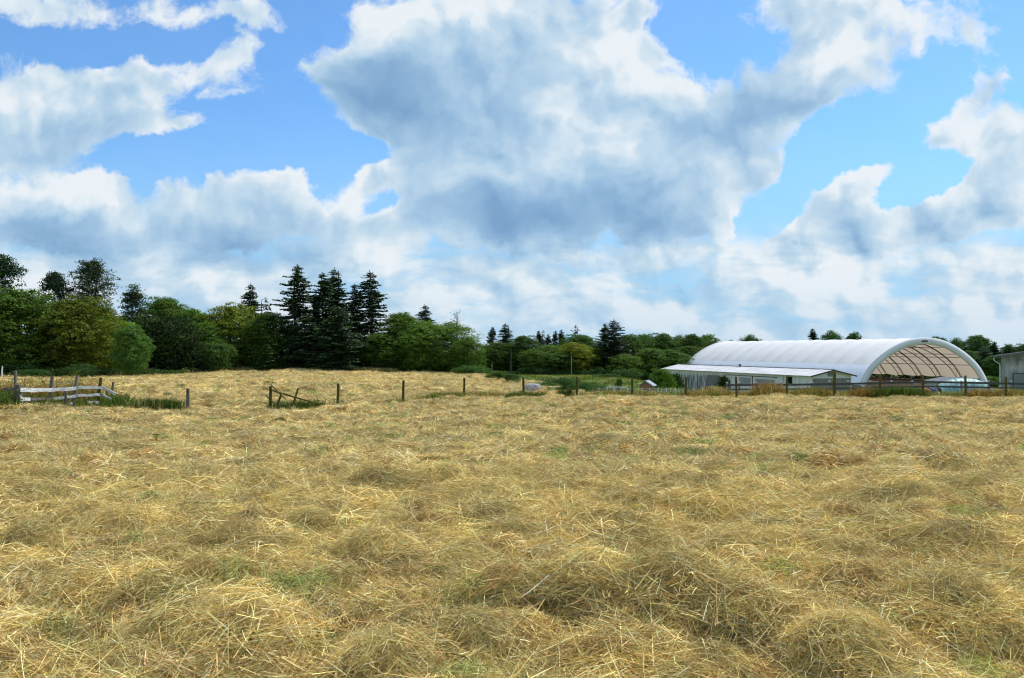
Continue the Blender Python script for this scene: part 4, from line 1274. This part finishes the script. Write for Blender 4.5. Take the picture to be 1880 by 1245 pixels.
for px in np.arange(560, 720, 11.0):
    d = 133.5; x = (px-940)/F*d; zg = hz(x, d)
    o = MB().tube([(x, d, zg-.2), (x, d, zg+.9)], .03, 4).build('stake', M_rail, wf2); o.location = -wl

# ------------------------------------------------------------------ shrubs, brambles, weeds
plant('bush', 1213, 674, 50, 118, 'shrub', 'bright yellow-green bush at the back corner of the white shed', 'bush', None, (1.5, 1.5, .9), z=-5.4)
plant('bush', 1239, 684, 34, 126, 'shrub', 'dark shaded bush against the shed wall just right of the bright bush', 'bush', None, (.5, .55, .7), z=-5.6)  # shade beneath the eave is put into this dark leaf tint
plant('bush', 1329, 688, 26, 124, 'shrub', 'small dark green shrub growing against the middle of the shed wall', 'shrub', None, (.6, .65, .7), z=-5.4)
plant('bush', 914, 680, 46, 97, 'shrub', 'rounded bush at the corner where the hay field drops to the pasture', 'bush', None, (1.1, .95, .8), base=703)
plant('bush', 938, 685, 40, 93, 'shrub', 'green bush right of the rounded one at the hay field corner', 'bush', None, (.9, .9, .9), base=710)
plant('bramble', 930, 696, 62, 88, 'bramble', 'low brambles spilling down the slope below the corner bushes', 'bramble', base=714)
plant('bramble', 866, 671, 62, 124, 'bramble', 'bright bramble heap at the foot of the last big tree of the left wood', 'bramble')
plant('bramble', 846, 675, 40, 126, 'bramble', 'smaller bramble heap left of the bright heap under the wood', 'bramble')
plant('bramble', 1035, 693, 84, 84, 'bramble', 'big green bramble mound behind the hay field, highest in its middle', 'bramble')
plant('bramble', 1005, 701, 50, 80, 'bramble', 'lower left end of the bramble mound near the hay bale', 'bramble')
plant('bramble', 1075, 700, 60, 80, 'bramble', 'right shoulder of the bramble mound', 'bramble')
plant('bramble', 1100, 707, 50, 77, 'bramble', 'flat brambles trailing from the mound towards the white stakes', 'bramble')
plant('bramble', 1150, 678, 60, 190, 'bramble', 'pale green bramble bank below the dark trees left of the farm hut', 'bramble')
plant('bramble', 1115, 686, 50, 180, 'bramble', 'low pale brambles at the far end of the green pasture', 'bramble')
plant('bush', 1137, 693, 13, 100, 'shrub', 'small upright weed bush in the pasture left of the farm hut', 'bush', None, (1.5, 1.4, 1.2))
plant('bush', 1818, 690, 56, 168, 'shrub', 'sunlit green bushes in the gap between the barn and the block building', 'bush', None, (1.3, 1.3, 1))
plant('bramble', 158, 676, 60, 103, 'bramble', 'bright green bramble clump left of the small round tree', 'bramble')
plant('bramble', 60, 678, 70, 102, 'bramble', 'dark bramble clump under the broad tree at the far left', 'bramble', None, (.8, .8, .8))

def tuft_mesh(items, seed, mat=None):
    """items: (x, y, z, height, spread, n, cols, width, lean)"""
    rng = np.random.RandomState(seed); parts = []
    for (x, y, z, h, sp, n, cols, wd, ln) in items:
        r_ = np.sqrt(rng.rand(n))*sp; a = rng.rand(n)*6.283
        p0 = np.stack([x+np.cos(a)*r_, y+np.sin(a)*r_, np.full(n, z-.03)], 1)
        d = np.stack([np.cos(a)*ln*rng.rand(n)+rng.normal(0, .12, n), np.sin(a)*ln*rng.rand(n)+rng.normal(0, .12, n), np.ones(n)], 1)
        parts.append(ribbons(p0, d, h*rng.uniform(.45, 1.1, n), wd*rng.uniform(.6, 1.3, n), rng.normal(0, .18, n), jitter_cols(cols, n, rng, .25, .08), 3, rng, droop=rng.uniform(0, .35, n)))
    v, f, c = cat(parts)
    return mesh_np('blades', v, f, mat or M_grass, c)
def weed_leaves(items, seed):
    rng = np.random.RandomState(seed); parts = []
    for (x, y, z, h, sp, n, cols, size) in items:
        c = np.stack([x+rng.normal(0, sp, n), y+rng.normal(0, sp, n), z+h*rng.rand(n)**.8], 1)
        parts.append(leaves(c, rng.normal(0, .6, (n, 3))+np.array([0, 0, .5]), size*rng.uniform(.5, 1.3, n), jitter_cols(cols, n, rng, .28, .08), rng, .5))
    v, f, c = cat(parts)
    return mesh_np('leaves', v, f, M_grass, c)
GRN = ((.07, .12, .02), (.10, .15, .03), (.05, .09, .018)); DGN = ((.018, .042, .008), (.03, .06, .012), (.05, .085, .018))
RUS = ((.25, .115, .04), (.34, .19, .07), (.17, .085, .03)); DRY = ((.42, .33, .15), (.5, .40, .2), (.35, .26, .11)); YGN = ((.15, .17, .03), (.20, .20, .05))
def zb_(x, y): return hz(x, y)
rw = random.Random(5)
# reed clump: green blades in one dense body
its = []
for k in range(70):
    px = 247+(336-247)*rw.random()**.95; d = 31.6+rw.random()*1.6
    x = (px-940)/F*d; hgt = .62*(.75+.35*rw.random())*(1 if 255 < px < 325 else .8)
    its.append((x, d, zb_(x, d), hgt, .22, 150, DGN if rw.random() < .72 else GRN, .016, .5))
for k in range(8):
    d = 31.5; x = (230+112*rw.random()-940)/F*d; its.append((x, d, zb_(x, d), .75, .1, 12, DRY, .008, .4))
o = link('grass_clump', tuft_mesh(its, 41)); tag(o, 'dense clump of tall dark green grass between the board fence and the lone post', 'grass clump')
# weeds through the board fence
its = []; lv = []
for k in range(200):
    px = -30+260*rw.random(); d = 30.9+4.5*max(0, px)/215+rw.uniform(-.1, 2.0)
    x = (px-940)/F*d; z = zb_(x, d); u = rw.random()
    its.append((x, d, z, rw.uniform(.4, .85), .3, 60, GRN if u < .45 else (YGN if u < .7 else DRY), .018, .7))
    lv.append((x, d, z, rw.uniform(.3, .8), .24, 70, GRN if u < .8 else DGN, .07))
for k in range(260):
    px = -20+205*rw.random(); d = 32.0+3.5*max(0, px)/215+rw.uniform(.3, 3.0)
    x = (px-940)/F*d; z = zb_(x, d); h = rw.uniform(.7, 1.5)
    its.append((x, d, z, h, .08, 7, RUS, .03, .2)); its.append((x, d, z, h*.8, .12, 7, DRY, .016, .3))
    lv.append((x, d, z+h*.3, h*.65, .08, 60, (RUS, DRY, GRN, RUS, YGN)[rw.randrange(5)], .06))
for (px, h) in ((140, 1.55), (150, 1.2), (68, 1.35), (55, 1.1), (198, 1.0), (205, .9), (125, 1.3)):
    d = 35.5; x = (px-940)/F*d; z = zb_(x, d); lv.append((x, d, z+.4, h-.35, .13, 150, YGN, .06)); its.append((x, d, z, h, .05, 5, YGN, .015, .15))
for k in range(30):
    px = 205+30*rw.random(); d = 33.5+rw.random()*2; x = (px-940)/F*d
    its.append((x, d, zb_(x, d), rw.uniform(.4, .8), .2, 60, GRN, .012, .5))
for k in range(70):
    px = -40+72*rw.random(); d = 30.6+rw.random()*2.5; x = (px-940)/F*d; z = zb_(x, d)
    its.append((x, d, z, rw.uniform(.5, 1.0), .2, 60, rw.choice((GRN, YGN, DRY, GRN)), .018, .6)); lv.append((x, d, z, rw.uniform(.4, .95), .18, 80, rw.choice((GRN, GRN, DGN)), .07))
for k in range(26):
    px = 38+172*rw.random(); d = 30.2+4.2*(px-38)/172; x = (px-940)/F*d; z = zb_(x, d)
    its.append((x, d, z, rw.uniform(.25, .5), .25, 50, rw.choice((GRN, YGN, GRN)), .016, .8))
a_ = tuft_mesh(its, 42); b_ = weed_leaves(lv, 43)
o = link('fence_weeds', a_); tag(o, 'tangle of grass and rusty dock stems growing through the white board fence', 'weeds', kind='stuff')
o2 = link('dock_leaves', b_); tag(o2, 'leafy weeds and rusty seed heads around the white board fence', 'weeds', kind='stuff')
# along the posts of the central and right fence line
its = []; lv = []
def strip(p0_, p1_, d0, d1, n, hmin, hmax, pal, wdt=.02, leafy=.3, blades=60, spd=.3):
    hmin *= 1.1; hmax *= 1.12
    for k in range(int(n*1.2)):
        s = rw.random(); px = p0_+(p1_-p0_)*s; d = d0+(d1-d0)*s+rw.uniform(-.5, .5)
        x = (px-940)/F*d; z = zb_(x, d); pc = rw.choice(pal)
        its.append((x, d, z, rw.uniform(hmin, hmax), spd, blades, pc, wdt, .6))
        if rw.random() < leafy: lv.append((x, d, z, hmax*.8, spd*.6, 60, pc, .06))
strip(505, 600, 33.2, 34, 60, .25, .5, (GRN, YGN, DGN), blades=34)
strip(608, 634, 36, 36.3, 12, .2, .4, (GRN, DGN))
strip(714, 745, 39.3, 39.5, 20, .15, .38, (GRN, YGN))
strip(765, 868, 41.5, 43.8, 110, .22, .45, (GRN, YGN, GRN, DRY))
strip(790, 915, 43.5, 45.5, 70, .3, .55, (DRY, RUS, DRY, YGN))
strip(935, 1000, 45, 45.5, 60, .25, .5, (DGN, GRN, YGN))
strip(1000, 1120, 46, 46.5, 60, .15, .34, (GRN, YGN, DRY))
strip(1030, 1048, 46, 46.3, 6, .5, .8, (DGN,))
strip(1095, 1340, 47, 48, 200, .2, .5, (GRN, YGN, DRY, YGN, RUS))
strip(1290, 1335, 48.5, 49.5, 46, .5, .85, (RUS, DRY, DRY))
strip(1355, 1400, 48.5, 49, 36, .4, .65, (RUS, DRY, YGN))
strip(1395, 1432, 48.5, 49, 46, .6, 1.05, (RUS, RUS, DRY))
strip(1440, 1620, 48, 49, 160, .35, .62, (RUS, DRY, YGN, YGN))
strip(1468, 1520, 48.5, 49, 50, .5, .78, (RUS, DRY, YGN))
strip(1570, 1605, 48.5, 49, 40, .5, .9, (RUS, YGN))
strip(1600, 1700, 48.5, 49, 110, .4, .85, (DGN, DGN, GRN, YGN), leafy=.8)
strip(1710, 1780, 48.5, 49, 60, .35, .6, (YGN, GRN, DRY))
strip(1775, 1850, 48.5, 49, 80, .4, .8, (RUS, RUS, DRY, YGN))
strip(1850, 1930, 48.5, 49, 90, .4, .75, (RUS, DRY, YGN))
a_ = tuft_mesh(its, 44)
o = link('fence_line_grass', a_); tag(o, 'uncut grass and rusty dock growing along the line of round posts', 'grass', kind='stuff')
o = link('fence_line_leaves', weed_leaves(lv, 45)); tag(o, 'leafy weeds among the uncut grass along the line of round posts', 'weeds', kind='stuff')
# dry rough grass on the far crest and field edges, grass of the pasture
its = []
for k in range(700):
    px = 575+150*rw.random(); d = 131+rw.random()*5; x = (px-940)/F*d
    its.append((x, d, float(base_z(np.array([x]), np.array([d]))[0]), rw.uniform(.3, .7), .5, 14, rw.choice((DRY, YGN, DRY)), .05, .4))
for k in range(500):
    px = 180+280*rw.random(); d = 107+rw.random()*4+(24 if px > 300 else max(0, px-230)*.34); x = (px-940)/F*d
    its.append((x, d, float(base_z(np.array([x]), np.array([d]))[0]), rw.uniform(.3, .8), .5, 14, rw.choice((DRY, DRY, YGN)), .05, .4))
for k in range(2600):
    px = 880+420*rw.random(); d = 92+rw.random()**.8*110; x = (px-940)/F*d
    if hay_mask(x, d) > .3: continue
    its.append((x, d, float(base_z(np.array([x]), np.array([d]))[0]), rw.uniform(.2, .55), .8, 16, rw.choice((GRN, GRN, GRN, YGN)) if fbm(np.array([x/9]), np.array([d/14]), 2, 9)[0] < .55 else rw.choice((DRY, YGN, GRN, GRN)), .045, .5))
o = link('rough_grass', tuft_mesh(its, 46)); tag(o, 'rough grass on the pasture and along the far edge of the hay field', 'grass', kind='stuff')

# ------------------------------------------------------------------ loose hay: straw mats scattered over the field
STRAW = ((.77, .58, .27), (.69, .51, .22), (.83, .66, .34), (.60, .45, .18), (.50, .48, .23), (.90, .79, .50), (.42, .28, .11), (.73, .55, .26), (.58, .54, .30))
STRAW = tuple((r_*.96, g_*.945, b_*.86) for r_, g_, b_ in STRAW)
NEARC = tuple((r_*.97, g_*.965, b_*.86) for r_, g_, b_ in STRAW)
def straw_clump(seed, n, rad, Lmin, Lmax, wd, thick, dome=0.0, align=.9, seg=3, stick=.06, cols=STRAW):
    rng = np.random.RandomState(seed)
    main = rng.rand()*6.283
    r_ = np.sqrt(rng.rand(n))*rad; a = rng.rand(n)*6.283
    x = np.cos(a)*r_; y = np.sin(a)*r_
    zz = rng.rand(n)**1.7*thick*(1-.6*(r_/rad)**2)+dome*np.exp(-(r_/rad)**2*2.2)
    th = main+rng.normal(0, align, n)+1.2*(vnoise(x*2.5+seed, y*2.5, seed)-.5)*3
    L = Lmin+(Lmax-Lmin)*rng.rand(n)**1.6
    tilt = rng.normal(0, .22, n)
    st = rng.rand(n) < stick
    tilt = np.where(st, rng.uniform(.3, .9, n), tilt)
    d = np.stack([np.cos(th), np.sin(th), tilt], 1)
    if dome > 0:
        d[:, 2] -= (np.cos(th)*x+np.sin(th)*y)/rad*dome/rad*1.6
    p0 = np.stack([x, y, zz], 1)-d*(L*.5)[:, None]*np.array([1, 1, .9])
    p0[:, 2] = np.maximum(p0[:, 2], -.03)
    w_ = wd*rng.uniform(.45, 1.35, n)
    patch = vnoise(x*3/rad+seed*3, y*3/rad, seed+5)
    co = jitter_cols(cols, n, rng, .34, .05)*(0.8+.4*patch)[:, None]
    v, f, c = ribbons(p0, d, L, w_, rng.normal(0, .16, n), co, seg, rng, droop=rng.uniform(0, .14, n))
    return v, f, c
protos = bpy.data.collections.new('straw_kinds')
def add_proto(nm, args, mat=None):
    v, f, c = straw_clump(*args[0], **args[1])
    o = bpy.data.objects.new(nm, mesh_np(nm, v, f, mat or M_straw, c)); protos.objects.link(o)
kinds = []
for i in range(8):
    kinds.append(('a', (100+i, 950, .36, .05, .36, .003, .09), dict(stick=.12, cols=NEARC)))
for i in range(4):
    kinds.append(('b', (120+i, 1100, .34, .07, .38, .0034, .10), dict(dome=.10, stick=.09, align=1.3, cols=NEARC)))
for i in range(6):
    kinds.append(('c', (140+i, 700, .5, .1, .40, .0062, .10), dict(seg=2, stick=.22)))
for i in range(3):
    kinds.append(('d', (150+i, 900, .5, .1, .36, .007, .06), dict(dome=.08, seg=2, stick=.1, align=1.3)))
for i in range(6):
    kinds.append(('e', (160+i, 700, .8, .12, .42, .012, .10), dict(seg=2, stick=.25)))
for i in range(3):
    kinds.append(('f', (170+i, 700, .6, .1, .38, .013, .06), dict(dome=.09, seg=2, stick=.1, align=1.3)))
for i in range(4):
    kinds.append(('g', (180+i, 700, 1.8, .2, .6, .028, .05), dict(seg=1, stick=.2)))
IDX = {}
for n_, (k, a, kw) in enumerate(kinds):
    add_proto('straw_%02d' % n_, (a, kw)); IDX.setdefault(k, []).append(n_)
# greener and browner tufts
GST = ((.36, .39, .12), (.46, .46, .17), (.27, .33, .09)); BST = ((.46, .31, .11), (.36, .24, .085), (.54, .38, .15))
for i in range(2):
    add_proto('straw_%02d' % len(protos.objects), ((190+i, 1100, .4, .08, .34, .0036, .05), dict(dome=.05, cols=GST))); IDX.setdefault('h', []).append(len(protos.objects)-1)
for i in range(2):
    add_proto('straw_%02d' % len(protos.objects), ((195+i, 1400, .4, .08, .36, .0036, .06), dict(dome=.08, stick=.1, cols=BST))); IDX.setdefault('i', []).append(len(protos.objects)-1)
for i in range(2):
    add_proto('straw_%02d' % len(protos.objects), ((197+i, 700, .5, .1, .34, .010, .06), dict(dome=.07, seg=2, cols=BST))); IDX.setdefault('j', []).append(len(protos.objects)-1)
for i in range(2):
    add_proto('straw_%02d' % len(protos.objects), ((199+i, 700, .5, .1, .34, .010, .06), dict(dome=.05, seg=2, cols=GST))); IDX.setdefault('k', []).append(len(protos.objects)-1)
# small upright tangled tufts
MIXT = STRAW+BST
for i in range(5):
    add_proto('straw_%02d' % len(protos.objects), ((210+i, 420, .17, .06, .26, .0036, .05), dict(dome=.09, stick=.45, align=3, cols=(BST, GST, MIXT, MIXT, STRAW)[i]))); IDX.setdefault('t', []).append(len(protos.objects)-1)
for i in range(5):
    add_proto('straw_%02d' % len(protos.objects), ((220+i, 260, .2, .08, .28, .009, .05), dict(dome=.11, stick=.45, align=3, seg=2, cols=(BST, GST, MIXT, MIXT, STRAW)[i]))); IDX.setdefault('T', []).append(len(protos.objects)-1)
# short green shoots standing between the straw
def shoots(seed):
    me = tuft_mesh([(rg.uniform(-.16, .16), rg.uniform(-.16, .16), 0, .11, .07, 34, ((.06, .14, .015), (.10, .18, .03), (.05, .10, .012)), .006, .6) for _ in range(7)], seed)
    return me
for i in range(2):
    o = bpy.data.objects.new('straw_%02d' % len(protos.objects), shoots(300+i)); protos.objects.link(o); IDX.setdefault('s', []).append(len(protos.objects)-1)

rh = np.random.RandomState(99)
PX, PY, PI_, PS = [], [], [], []
def scatter(n, y0, y1, kmain, kalt, palt, smin, smax, xl=None, pw=1.0, margin=2.0):
    ys = y0+(y1-y0)*rh.rand(n)**pw
    xs = (rh.rand(n)*2-1)*(ys*.64+margin)
    if xl: xs = xl[0]+(xl[1]-xl[0])*rh.rand(n)
    for x, y in zip(xs, ys):
        k = kmain if rh.rand() > palt else kalt
        PX.append(x); PY.append(y); PI_.append(IDX[k][rh.randint(len(IDX[k]))]); PS.append(rh.uniform(smin, smax))
scatter(1100, 3.0, 7.5, 'a', 'b', .22, .85, 1.2, pw=.8)
scatter(1700, 6.5, 13, 'a', 'b', .25, 1.0, 1.4, pw=.8)
scatter(2200, 11, 24, 'c', 'd', .3, .9, 1.4, pw=.75)
scatter(3000, 22, 51, 'e', 'f', .4, .8, 1.3, pw=.75)
scatter(500, 48, 66, 'e', 'f', .4, .8, 1.3)
scatter(2000, 60, 136, 'g', 'f', .35, .8, 1.4, pw=.8)
scatter(2000, 4.5, 16, 't', 't', 0, .6, 1.5)
scatter(5500, 14, 50, 'T', 'T', 0, .6, 1.6, pw=.7)
scatter(2200, 48, 134, 'T', 'T', 0, 1.0, 2.4, pw=.8)
# mounds carry domed clumps
for (x, y, r, h, st, an) in MOUNDS:
    if y > 50: continue
    q = 1 if y > 9 else 2
    ks = ('b', 'i', 'h') if y < 13 else (('d', 'j', 'k') if y < 24 else ('f', 'j', 'k'))
    for _ in range(q + (1 if h > .12 else 0)):
        k = ks[0] if rh.rand() < .72 else (ks[1] if rh.rand() < .65 else ks[2])
        PX.append(x+rh.normal(0, r*.35)); PY.append(y+rh.normal(0, r*.35)); PI_.append(IDX[k][rh.randint(len(IDX[k]))]); PS.append(np.clip(r/.45, .5, 1.2)*rh.uniform(.75, 1.1))
# green patches
for (px, py, n, s) in ((60, 1110, 34, .3), (65, 1190, 12, .15), (1440, 1035, 44, .6), (1240, 990, 20, .5), (330, 1130, 16, .5), (870, 1190, 5, .3), (560, 845, 10, .7), (690, 868, 10, .6), (1100, 835, 8, .6), (250, 1180, 10, .5), (1180, 1050, 8, .4), (640, 1025, 8, .3), (20, 1000, 6, .3)):
    gx, gy = gpos(px, py)
    for _ in range(n):
        PX.append(gx+rh.normal(0, s)); PY.append(gy+rh.normal(0, s*.7)); PI_.append(IDX['s'][rh.randint(2)]); PS.append(rh.uniform(.8, 1.5))
for _ in range(260):
    y = 5+25*rh.rand(); x = (rh.rand()*2-1)*y*.62
    PX.append(x); PY.append(y); PI_.append(IDX['s'][rh.randint(2)]); PS.append(rh.uniform(.35, .8))
# overhanging heaps on the biggest mounds: raised mats pushed towards their steep side
n_flat = len(PX)
for (x, y, r, h, st, an) in MOUNDS[:33]:
    if y > 22: continue
    for _ in range(5):
        a_ = rh.uniform(math.pi*1.05, math.pi*1.95)
        q_ = rh.uniform(.1, .75)*r*st
        kk = 'b' if y < 13 else 'd'
        if rh.rand() < .16: kk = 'i' if y < 13 else 'j'
        PX.append(x+math.cos(a_)*q_); PY.append(y+math.sin(a_)*q_*.55); PI_.append(IDX[kk][rh.randint(len(IDX[kk]))]); PS.append(rh.uniform(.45, .8)*(1.0 if y < 13 else .8))
LIFT = np.zeros(len(PX)); LIFT[n_flat:] = rh.uniform(.04, .11, len(PX)-n_flat)
PX = np.array(PX); PY = np.array(PY); PI_ = np.array(PI_); PS = np.array(PS)
keep = hay_mask(PX, PY) > .35
PX, PY, PI_, PS, LIFT = PX[keep], PY[keep], PI_[keep], PS[keep], LIFT[keep]
e_ = .12
e_ = np.maximum(.1, PS*.25)
Z0 = height(PX, PY)
gx_ = (height(PX+e_, PY)-height(PX-e_, PY))/(2*e_); gy_ = (height(PX, PY+e_)-height(PX, PY-e_))/(2*e_)
n = len(PX)
rot = np.zeros((n, 3), np.float32)
spin = rh.rand(n)*6.283
for i in range(n):
    nrm = Vector((-gx_[i], -gy_[i], 1)).normalized()
    q = nrm.to_track_quat('Z', 'Y') @ Matrix.Rotation(spin[i], 3, 'Z').to_quaternion()
    rot[i] = q.to_euler()
me = bpy.data.meshes.new('loose_hay')
me.vertices.add(n)
me.vertices.foreach_set('co', np.stack([PX, PY, Z0-.005+LIFT], 1).astype(np.float32).ravel())
a = me.attributes.new('rot', 'FLOAT_VECTOR', 'POINT'); a.data.foreach_set('vector', rot.ravel())
a = me.attributes.new('scl', 'FLOAT', 'POINT'); a.data.foreach_set('value', PS.astype(np.float32))
a = me.attributes.new('kindex', 'INT', 'POINT'); a.data.foreach_set('value', PI_.astype(np.int32))
hay = link('loose_hay', me)
tag(hay, 'loose cut hay lying in tangled mats over the whole field', 'hay', kind='stuff')
ng = bpy.data.node_groups.new('scatter_hay', 'GeometryNodeTree')
ng.interface.new_socket('Geometry', in_out='INPUT', socket_type='NodeSocketGeometry')
ng.interface.new_socket('Geometry', in_out='OUTPUT', socket_type='NodeSocketGeometry')
gi = ng.nodes.new('NodeGroupInput'); go = ng.nodes.new('NodeGroupOutput')
ip = ng.nodes.new('GeometryNodeInstanceOnPoints')
ci = ng.nodes.new('GeometryNodeCollectionInfo')
ci.inputs['Collection'].default_value = protos
ci.inputs['Separate Children'].default_value = True
ci.inputs['Reset Children'].default_value = True
def nat(nm, ty):
    x = ng.nodes.new('GeometryNodeInputNamedAttribute'); x.data_type = ty; x.inputs['Name'].default_value = nm
    return x.outputs['Attribute']
ng.links.new(gi.outputs[0], ip.inputs['Points'])
ng.links.new(ci.outputs[0], ip.inputs['Instance'])
ip.inputs['Pick Instance'].default_value = True
ng.links.new(nat('kindex', 'INT'), ip.inputs['Instance Index'])
e2r = ng.nodes.new('FunctionNodeEulerToRotation')
ng.links.new(nat('rot', 'FLOAT_VECTOR'), e2r.inputs[0]); ng.links.new(e2r.outputs[0], ip.inputs['Rotation'])
ng.links.new(nat('scl', 'FLOAT'), ip.inputs['Scale'])
ng.links.new(ip.outputs[0], go.inputs[0])
md = hay.modifiers.new('scatter', 'NODES'); md.node_group = ng
